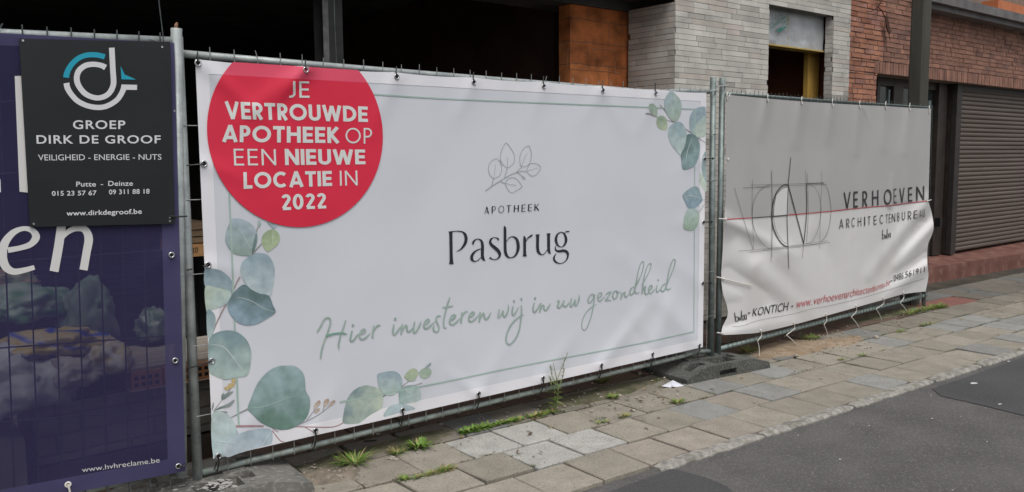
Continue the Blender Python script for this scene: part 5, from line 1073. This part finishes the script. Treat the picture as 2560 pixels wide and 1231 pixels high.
for i, p in enumerate(BE[2:-1]):
    e = p; m_ = [(1894, 852), (1966, 850 - 12), (2060, 812), (2128, 793), (2190, 773), (2250, 757)][i]; t_ = [(1898, 890), (2001, 872), (2070, 845), (2148, 820), (2205, 802), (2270, 784)][i]
    eyelet(SV, e[0], e[1] - 5, vb, r=.005, m=m_tiew)
    tie(SV, [(e[0], e[1] - 5), (e[0] + 2, e[1] + 8), (lerp(e[0], m_[0], .6) + 3, lerp(e[1], m_[1], .7)), m_], vb, .0028, m_tiew, offs=.006)
    tie(SV, [m_, (lerp(m_[0], t_[0], .5) + 2, lerp(m_[1], t_[1], .5)), t_], vb, .0030, m_tiew, offs=.012)

# ================================================================== BUILDER'S STUFF BEHIND THE FENCE
m_pale = brick_mat('pale stacked bricks', (.17, .16, .14), (.20, .188, .165), (.10, .094, .084), .21, .088, .006, bump=.8, dirt=.4)
m_perf = mat('orange clay', (.33, .15, .07), (.42, .20, .10), 8, .85)
m_wood = mat('raw pallet wood', (.13, .085, .05), (.20, .14, .085), 5, .8, stretch=(1, 8, 8))
pk = empty('brick_stack', (0, .8, 0), 'stack of pale bricks on a pallet with orange perforated bricks on top, behind the fence', 'bricks')
b = MB(); b.box((-.60, .50, .14), (.62, 1.02, .405)); b.build('bricks', m_pale, pk, uv=(0,))
b = MB()
for i in range(6):
    x0 = -.20 + i * .148
    b.box((x0, .485, .408), (x0 + .142, 1.0, .495))
pbk = b.build('perforated_bricks', m_perf, pk)
b = MB()
for i in range(6):
    for r in range(2):
        for c_ in range(4): x0 = -.20 + i * .148 + .014 + c_ * .031; b.box((x0, .4842,   .425 + r * .031), (x0 + .018, .4852, .443 + r * .031))
b.build('perforation', m_hole, pbk)
b = MB(); b.box((-.21, .48, .4055), (.70, 1.03, .4075)); b.build('cover_sheet', mat('paper sheet', (.40, .38, .35), (.5, .48, .45), 9, .8), pk)
b = MB()
for i in range(7): b.box((-.6 + .001 * i, .50 + i * .078, .497), (.68, .50 + i * .078 + .072, .510))
b.build('planks', mat('dusty planks', (.29, .26, .22), (.40, .36, .31), 5, .85, stretch=(1, 8, 1)), pk)
b = MB()
for y0_ in (.5, .72, .94): b.box((-.6, y0_, .0), (.62, y0_ + .09, .10))
b.box((-.6, .5, .101), (.62, 1.03, .125)); b.build('pallet', mat('dirty pallet', (.030, .024, .018), (.06, .048, .036), 5, .9), pk)
# timber pack with a stamped number, inside the building
tp = empty('timber_pack', (.6, 2.1, 0), 'pack of orange-brown boards with stamped number, inside the dark building', 'timber')
Y2 = 2.0; za, zb_ = on_y(500, 641, Y2).z, on_y(500, 612, Y2).z; xa, xb = on_y(470, 620, Y2).x, on_y(560, 620, Y2).x
b = MB(); b.box((xa, Y2, za), (xb, Y2 + .6, zb_)); b.build('board', mat('stamped timber', (.36, .19, .075), (.46, .26, .11), 4, .8, stretch=(1, 6, 6)), tp)
b = MB()
for k in range(3): b.box((xa + .02 * k, Y2 + .05, zb_ + .008 + k * .045), (xb - .03, Y2 + .6, zb_ + .045 + k * .045))
b.build('plank', m_wood, tp)
b = MB(); b.box((xa, Y2 + .10, 0), (xa + .05, Y2 + .15, za - .002)); b.box((xb - .05, Y2 + .10, 0), (xb, Y2 + .15, za - .002)); b.box((xa, Y2 + .40, 0), (xa + .05, Y2 + .45, za - .002)); b.box((xb - .05, Y2 + .40, 0), (xb, Y2 + .45, za - .002)); b.build('trestle', m_tie, tp)
S2 = Surf((0, Y2, 0), (0, -1, 0)); pr = Print(S2, .003); pr.font('20', [(479, 633), (495, 631), (479, 620), (495, 618)]); pr.mb.build('lettering', m_hole, tp)
# rubbish bags and plastic behind the purple banner
def bag(name, px, py, Y, rx, ry, rz, ca, cb, label, seed, stripe=None):
    c = on_y(px, py, Y); bm = bmesh.new(); bmesh.ops.create_icosphere(bm, subdivisions=4, radius=1)
    b = MB(); vs = []; cs = []
    for v in bm.verts:
        n_ = v.co; k = 1 + .34 * noise.noise(n_ * 1.5 + Vector((seed, 0, 0))) + .30 * abs(noise.noise(n_ * 3.5 + Vector((0, seed, 0)))) - .22 * abs(noise.noise(n_ * 7 + Vector((0, seed, 3)))) - .10
        z = n_.z if n_.z > -.55 else -.55
        vs.append((c.x + n_.x * rx * k, c.y + n_.y * ry * k, max(.005, c.z + z * rz * k)))
        t = min(1, max(0, .5 + 1.1 * noise.noise(n_ * 2.2 + Vector((seed * 3, 1, 1))))); cc = [a + (d - a) * t for a, d in zip(ca, cb)]
        if stripe and abs(math.sin(n_.x * 3.2 + n_.z * 4 + seed)) < .35: cc = stripe
        cs.append(tuple(cc))
    b.add(vs, [tuple(v.index for v in f.verts) for f in bm.faces], cs); bm.free()
    tag(b.build(name, mat(name + ' plastic', (.9,) * 3, (1.1,) * 3, 9, .4, 0, .3, 30, attr='Col', spec=.5), smooth=True, origin=(c.x, c.y, 0)), label, 'bag'); return
GY, WH, GR, YE = (.30, .32, .33), (.62, .64, .66), (.10, .24, .11), (.55, .42, .08)
bag('rubbish_bag', 40, 965, .60, .24, .22, .16, WH, (.40, .43, .46), 'white plastic rubbish sack lying lowest behind the purple banner', 1)
bag('rubbish_bag', 120, 862, .70, .25, .2, .085, YE, (.50, .42, .28), 'yellow plastic sack with blue stripes behind the purple banner', 2, (.03, .09, .45))
bag('rubbish_bag', 215, 790, .86, .15, .15, .19, (.20, .26, .22), (.10, .17, .11), 'upright translucent grey-green sack, tallest of the heap behind the purple banner', 3)
bag('rubbish_bag', 60, 765, .95, .20, .2, .11, (.07, .20, .09), (.28, .34, .30), 'bright green plastic sack on top of the heap behind the purple banner', 4)
bag('rubbish_bag', 10, 720, 1.1, .16, .16, .10, (.30, .16, .10), (.16, .22, .15), 'brownish sack at the far left top of the heap behind the purple banner', 14)
bag('rubbish_bag', 262, 900, .58, .13, .13, .09, WH, (.48, .38, .10), 'crumpled white and yellow sack beside the stacked bricks', 5)
bag('rubbish_bag', 180, 935, .55, .14, .13, .085, (.50, .49, .50), (.30, .27, .24), 'grey crumpled sheet of plastic in front of the yellow sack', 12)
bag('rubbish_bag', 385, 818, 1.0, .10, .1, .11, (.06, .14, .06), (.26, .30, .26), 'small green sack behind the brick stack', 6)
b = MB(); b.box((-1.25, .42, .0), (-.66, 1.0, .30)); tag(b.build('rubble_crate', mat('grey crate', (.12, .11, .10), (.2, .19, .17), 4, .9)), 'low grey crate under the heap of sacks', 'crate')
bag('rubbish_bag', 1670, 892, .55, .16, .12, .075, (.012, .012, .014), (.03, .03, .034), 'black plastic sack lying behind the bottom edge of the white banner', 8)

# ================================================================== LITTER AND WEEDS
pp = [on_z(x, y, .004) for x, y in ((1654, 966), (1682, 955), (1710, 965), (1690, 968), (1684, 972), (1676, 969))]
b = MB(); b.add([p + Vector((0, 0, .012 * (i in (1, 4)))) for i, p in enumerate(pp)] + [(pp[0] + pp[2]) / 2 + Vector((0, .01, .012))], [(0, 5, 6), (5, 4, 6), (4, 3, 6), (3, 2, 6), (2, 1, 6), (1, 0, 6)])
tag(b.build('paper_scrap', mat('paper', (.66, .68, .74), None, rough=.7)), 'crumpled white scrap of paper lying at the corner of the fence foot', 'litter')
b = MB(); b.tube([on_z(*p, .01) for p in ((910, 1103), (925, 1102), (941, 1101))], .004, 5); tag(b.build('stick', mat('dark stick', (.03, .025, .02), None)), 'short dark stick on the slabs below the white banner', 'stick')
for px, py, r in ((2435, 960, .05), (2500, 1012, .028), (2520, 905, .03)):
    pass
def blade(b, base, d, L, wd, c, droop=.6, n=5):
    d = Vector(d).normalized(); side = d.cross(Vector((0, 0, 1)))
    side = side.normalized() if side.length > .05 else Vector((1, 0, 0)); vs = []
    for i in range(n + 1):
        t = i / n; p = Vector(base) + d * L * t + Vector((d.x, d.y, 0)) * L * droop * .4 * t * t - Vector((0, 0, 1)) * L * droop * .5 * t * t
        h = wd / 2 * (math.sin(math.pi * min(1, .12 + t * .88)) ** .7); vs += [p + side * h, p - side * h]
    b.add(vs, [(2 * i, 2 * i + 1, 2 * i + 3, 2 * i + 2) for i in range(n)], [c] * len(vs))
m_weed = mat('weed', (.8,) * 3, (1.15,) * 3, 60, .65, attr='Col', spec=.3)
def gcol(dry=0.0):
    g = random.uniform(.75, 1.2); c = (.14, .235, .045) if random.random() > dry else (.29, .24, .10); return tuple(q * g for q in c)
def tuft(px, py, n, L, spread_, label, dry=.15, wd=.004, along=0.0, up=1.0, cat='weed', name='grass_tuft'):
    c = on_z(px, py, .002); b = MB()
    n = int(n * 1.4); L *= 1.25; wd *= 1.15
    for i in range(n):
        a = random.uniform(0, 2 * math.pi); r = spread_ * random.random() ** .6; e = random.uniform(-along, along)
        p = c + Vector((r * math.cos(a) + e * EX.x, r * math.sin(a) * .6 + e * EX.y, 0)); l = L * random.uniform(.45, 1.1)
        blade(b, p, (math.cos(a) * .75, math.sin(a) * .75, up * random.uniform(.5, 1.3)), l, wd * random.uniform(.7, 1.5), gcol(dry), random.uniform(.3, 1.1))
    return tag(b.build(name, m_weed, origin=(c.x, c.y, 0)), label, cat, 'weeds in the pavement joints')
tuft(886, 1160, 90, .085, .05, 'grass tuft with upright pale stalks, nearest the plaster-splashed fence foot', .2, .004)
tuft(1046, 1120, 60, .065, .035, 'bright green rosette weed on the slabs under the middle of the white banner', .05, .009)
tuft(993, 1135, 40, .05, .03, 'small yellowish grass tuft left of the bright green rosette weed', .4)
tuft(1190, 1076, 170, .038, .028, 'bright green leafy clump at the edge of the leftmost pale slab', .05, .011, along=.085)
tuft(1270, 1057, 130, .030, .018, 'low mossy green strip along the upper pale slab', .1, .009, along=.10)
tuft(1355, 1038, 110, .032, .02, 'yellow-green clump at the foot of the tall weed', .3, .007, along=.09)
tuft(1080, 1186, 130, .032, .014, 'reddish green grass strip in the joint nearest the road edge', .35, .0035, along=.10)
tuft(1012, 1200, 50, .03, .018, 'tiny green tuft at the left end of the joint nearest the road', .25, .0035)
tuft(1120, 1176, 60, .035, .02, 'dry reddish tuft at the right end of the joint nearest the road', .7, .0035, along=.03)
tuft(1533, 996, 60, .045, .03, 'small light green tuft between the tall weed and the paper scrap', .25)
tuft(1693, 1008, 60, .04, .03, 'small tuft on the slab joint in front of the paper scrap', .35)
tuft(1563, 1042, 50, .025, .02, 'flat brownish tuft in a joint right of the pale slabs', .5, along=.03)
tuft(1508, 1056, 40, .02, .02, 'flat green tuft in the joint right of the pale slabs', .4, along=.04)
tuft(1505, 955, 80, .05, .04, 'dark mossy tuft under the bottom rail of the middle fence panel', .5)
tuft(1870, 880, 90, .06, .08, 'brownish grass clump just right of the double-post fence foot', .5)
tuft(2025, 848, 90, .05, .09, 'mossy grass clump under the middle of the grey banner', .45)
tuft(2300, 780, 190, .07, .05, 'ragged grass growing round the right end post of the fence', .35, along=.28)
tuft(2350, 770, 110, .07, .06, 'green grass tuft standing alone right of the fence end', .2)
tuft(2320, 812, 60, .03, .05, 'flat green patch in a joint below the fence end', .4, along=.12)
tuft(2250, 830, 50, .03, .04, 'sparse tuft among crumbs below the last white tie', .5, along=.05)
tuft(2155, 890, 30, .03, .03, 'small dark tuft beside the sand heap', .4)
tuft(2105, 900, 30, .02, .03, 'tiny tuft in the joint below the sand heap', .4, along=.04)
# tall flowering weed
c = on_z(1392, 1030, .002); b = MB()
top = [on_plane(x, y, c + Vector((0, .0, 0)), Vector((0, -1, 0))) for x, y in ((1390, 1028), (1395, 985), (1393, 955), (1388, 930), (1382, 905))]
gs = (.17, .22, .08)
b.tube(top, [.004, .0035, .003, .002, .001], 6, c=gs)
for pts in (((1393, 955), (1402, 930), (1412, 905), (1418, 890)), ((1394, 970), (1380, 945), (1376, 920)), ((1395, 980), (1404, 955), (1410, 935), (1408, 915)), ((1392, 990), (1378, 965), (1374, 950))):
    q = [on_plane(x, y - 4, c + Vector((random.uniform(-.02, .02), random.uniform(-.03, .0), 0)), Vector((0, -1, 0))) for x, y in pts]
    b.tube(q, [.0025, .002, .0015, .0008], 5, c=gs)
    for k in range(16):
        i = random.randint(1, len(q) - 2); p = q[i].lerp(q[i + 1], random.random()); a = random.uniform(0, 6.28)
        blade(b, p, (math.cos(a) * .6, math.sin(a) * .5, .8), random.uniform(.014, .03), .003, (.20, .20, .11), .1, 3)
for i in range(34):
    t = random.random(); p = top[0].lerp(top[3], t * .8); a = random.uniform(0, 6.28)
    blade(b, p, (math.cos(a), math.sin(a), random.uniform(.2, 1.0)), random.uniform(.05, .10) * (1 - .5 * t), .008 * (1 - .3 * t), gcol(.1), random.uniform(.5, 1.2))
tag(b.build('tall_weed', m_weed, origin=(c.x, c.y, 0)), 'tall thin flowering weed rising in front of the white banner hem', 'weed', 'weeds in the pavement joints')

# moss and seedlings in the joints, withered leaf scraps along the fence
b = MB(); random.seed(21)
for i in range(150):
    if random.random() < .6: r = random.choice((0, 0, -1, 1, 1)); p = pv(random.uniform(-.6, 5.5), r * P + random.uniform(-.004, .004))
    else: r = random.choice((0, 1, 0, -1)); k = random.randint(-3, 18); p = pv(k * P + (0 if r % 2 == 0 else P / 2), (r - random.random()) * P)
    for q in range(int(26 * random.uniform(.3, 1))):
        a = random.uniform(0, 6.28); pp_ = p + EX * random.gauss(0, .03) + EY * random.gauss(0, .006); g = random.uniform(.6, 1.15); cm = random.choice(((.075, .10, .025), (.10, .115, .035), (.13, .11, .05)))
        blade(b, (pp_.x, pp_.y, -.002), (math.cos(a), math.sin(a), random.uniform(.5, 1.4)), random.uniform(.008, .022), random.uniform(.003, .006), tuple(c_ * g for c_ in cm), .8, 2)
b.build('moss', m_weed)['kind'] = 'stuff'
b = MB()
for i in range(170):
    p = pv(random.uniform(-.5, 7.5), random.choice((random.gauss(.0, .10), random.gauss(-.15, .2))), random.uniform(.004, .012))
    if (p - CAM).length < 2: continue
    a = random.uniform(0, 6.28); L = random.uniform(.008, .026); W2 = L * random.uniform(.25, .5); u_ = Vector((math.cos(a), math.sin(a), 0)); v_ = Vector((-math.sin(a), math.cos(a), 0)); h_ = L * random.uniform(.1, .4)
    c_ = random.choice(((.16, .10, .05), (.24, .17, .09), (.09, .06, .035), (.34, .29, .2))); b.add([p - u_ * L, p + v_ * W2 + Vector((0, 0, h_)), p + u_ * L + Vector((0, 0, h_ * .5)), p - v_ * W2], [(0, 1, 2, 3)], c_)
b.build('leaf_litter', m_weed)['kind'] = 'stuff'
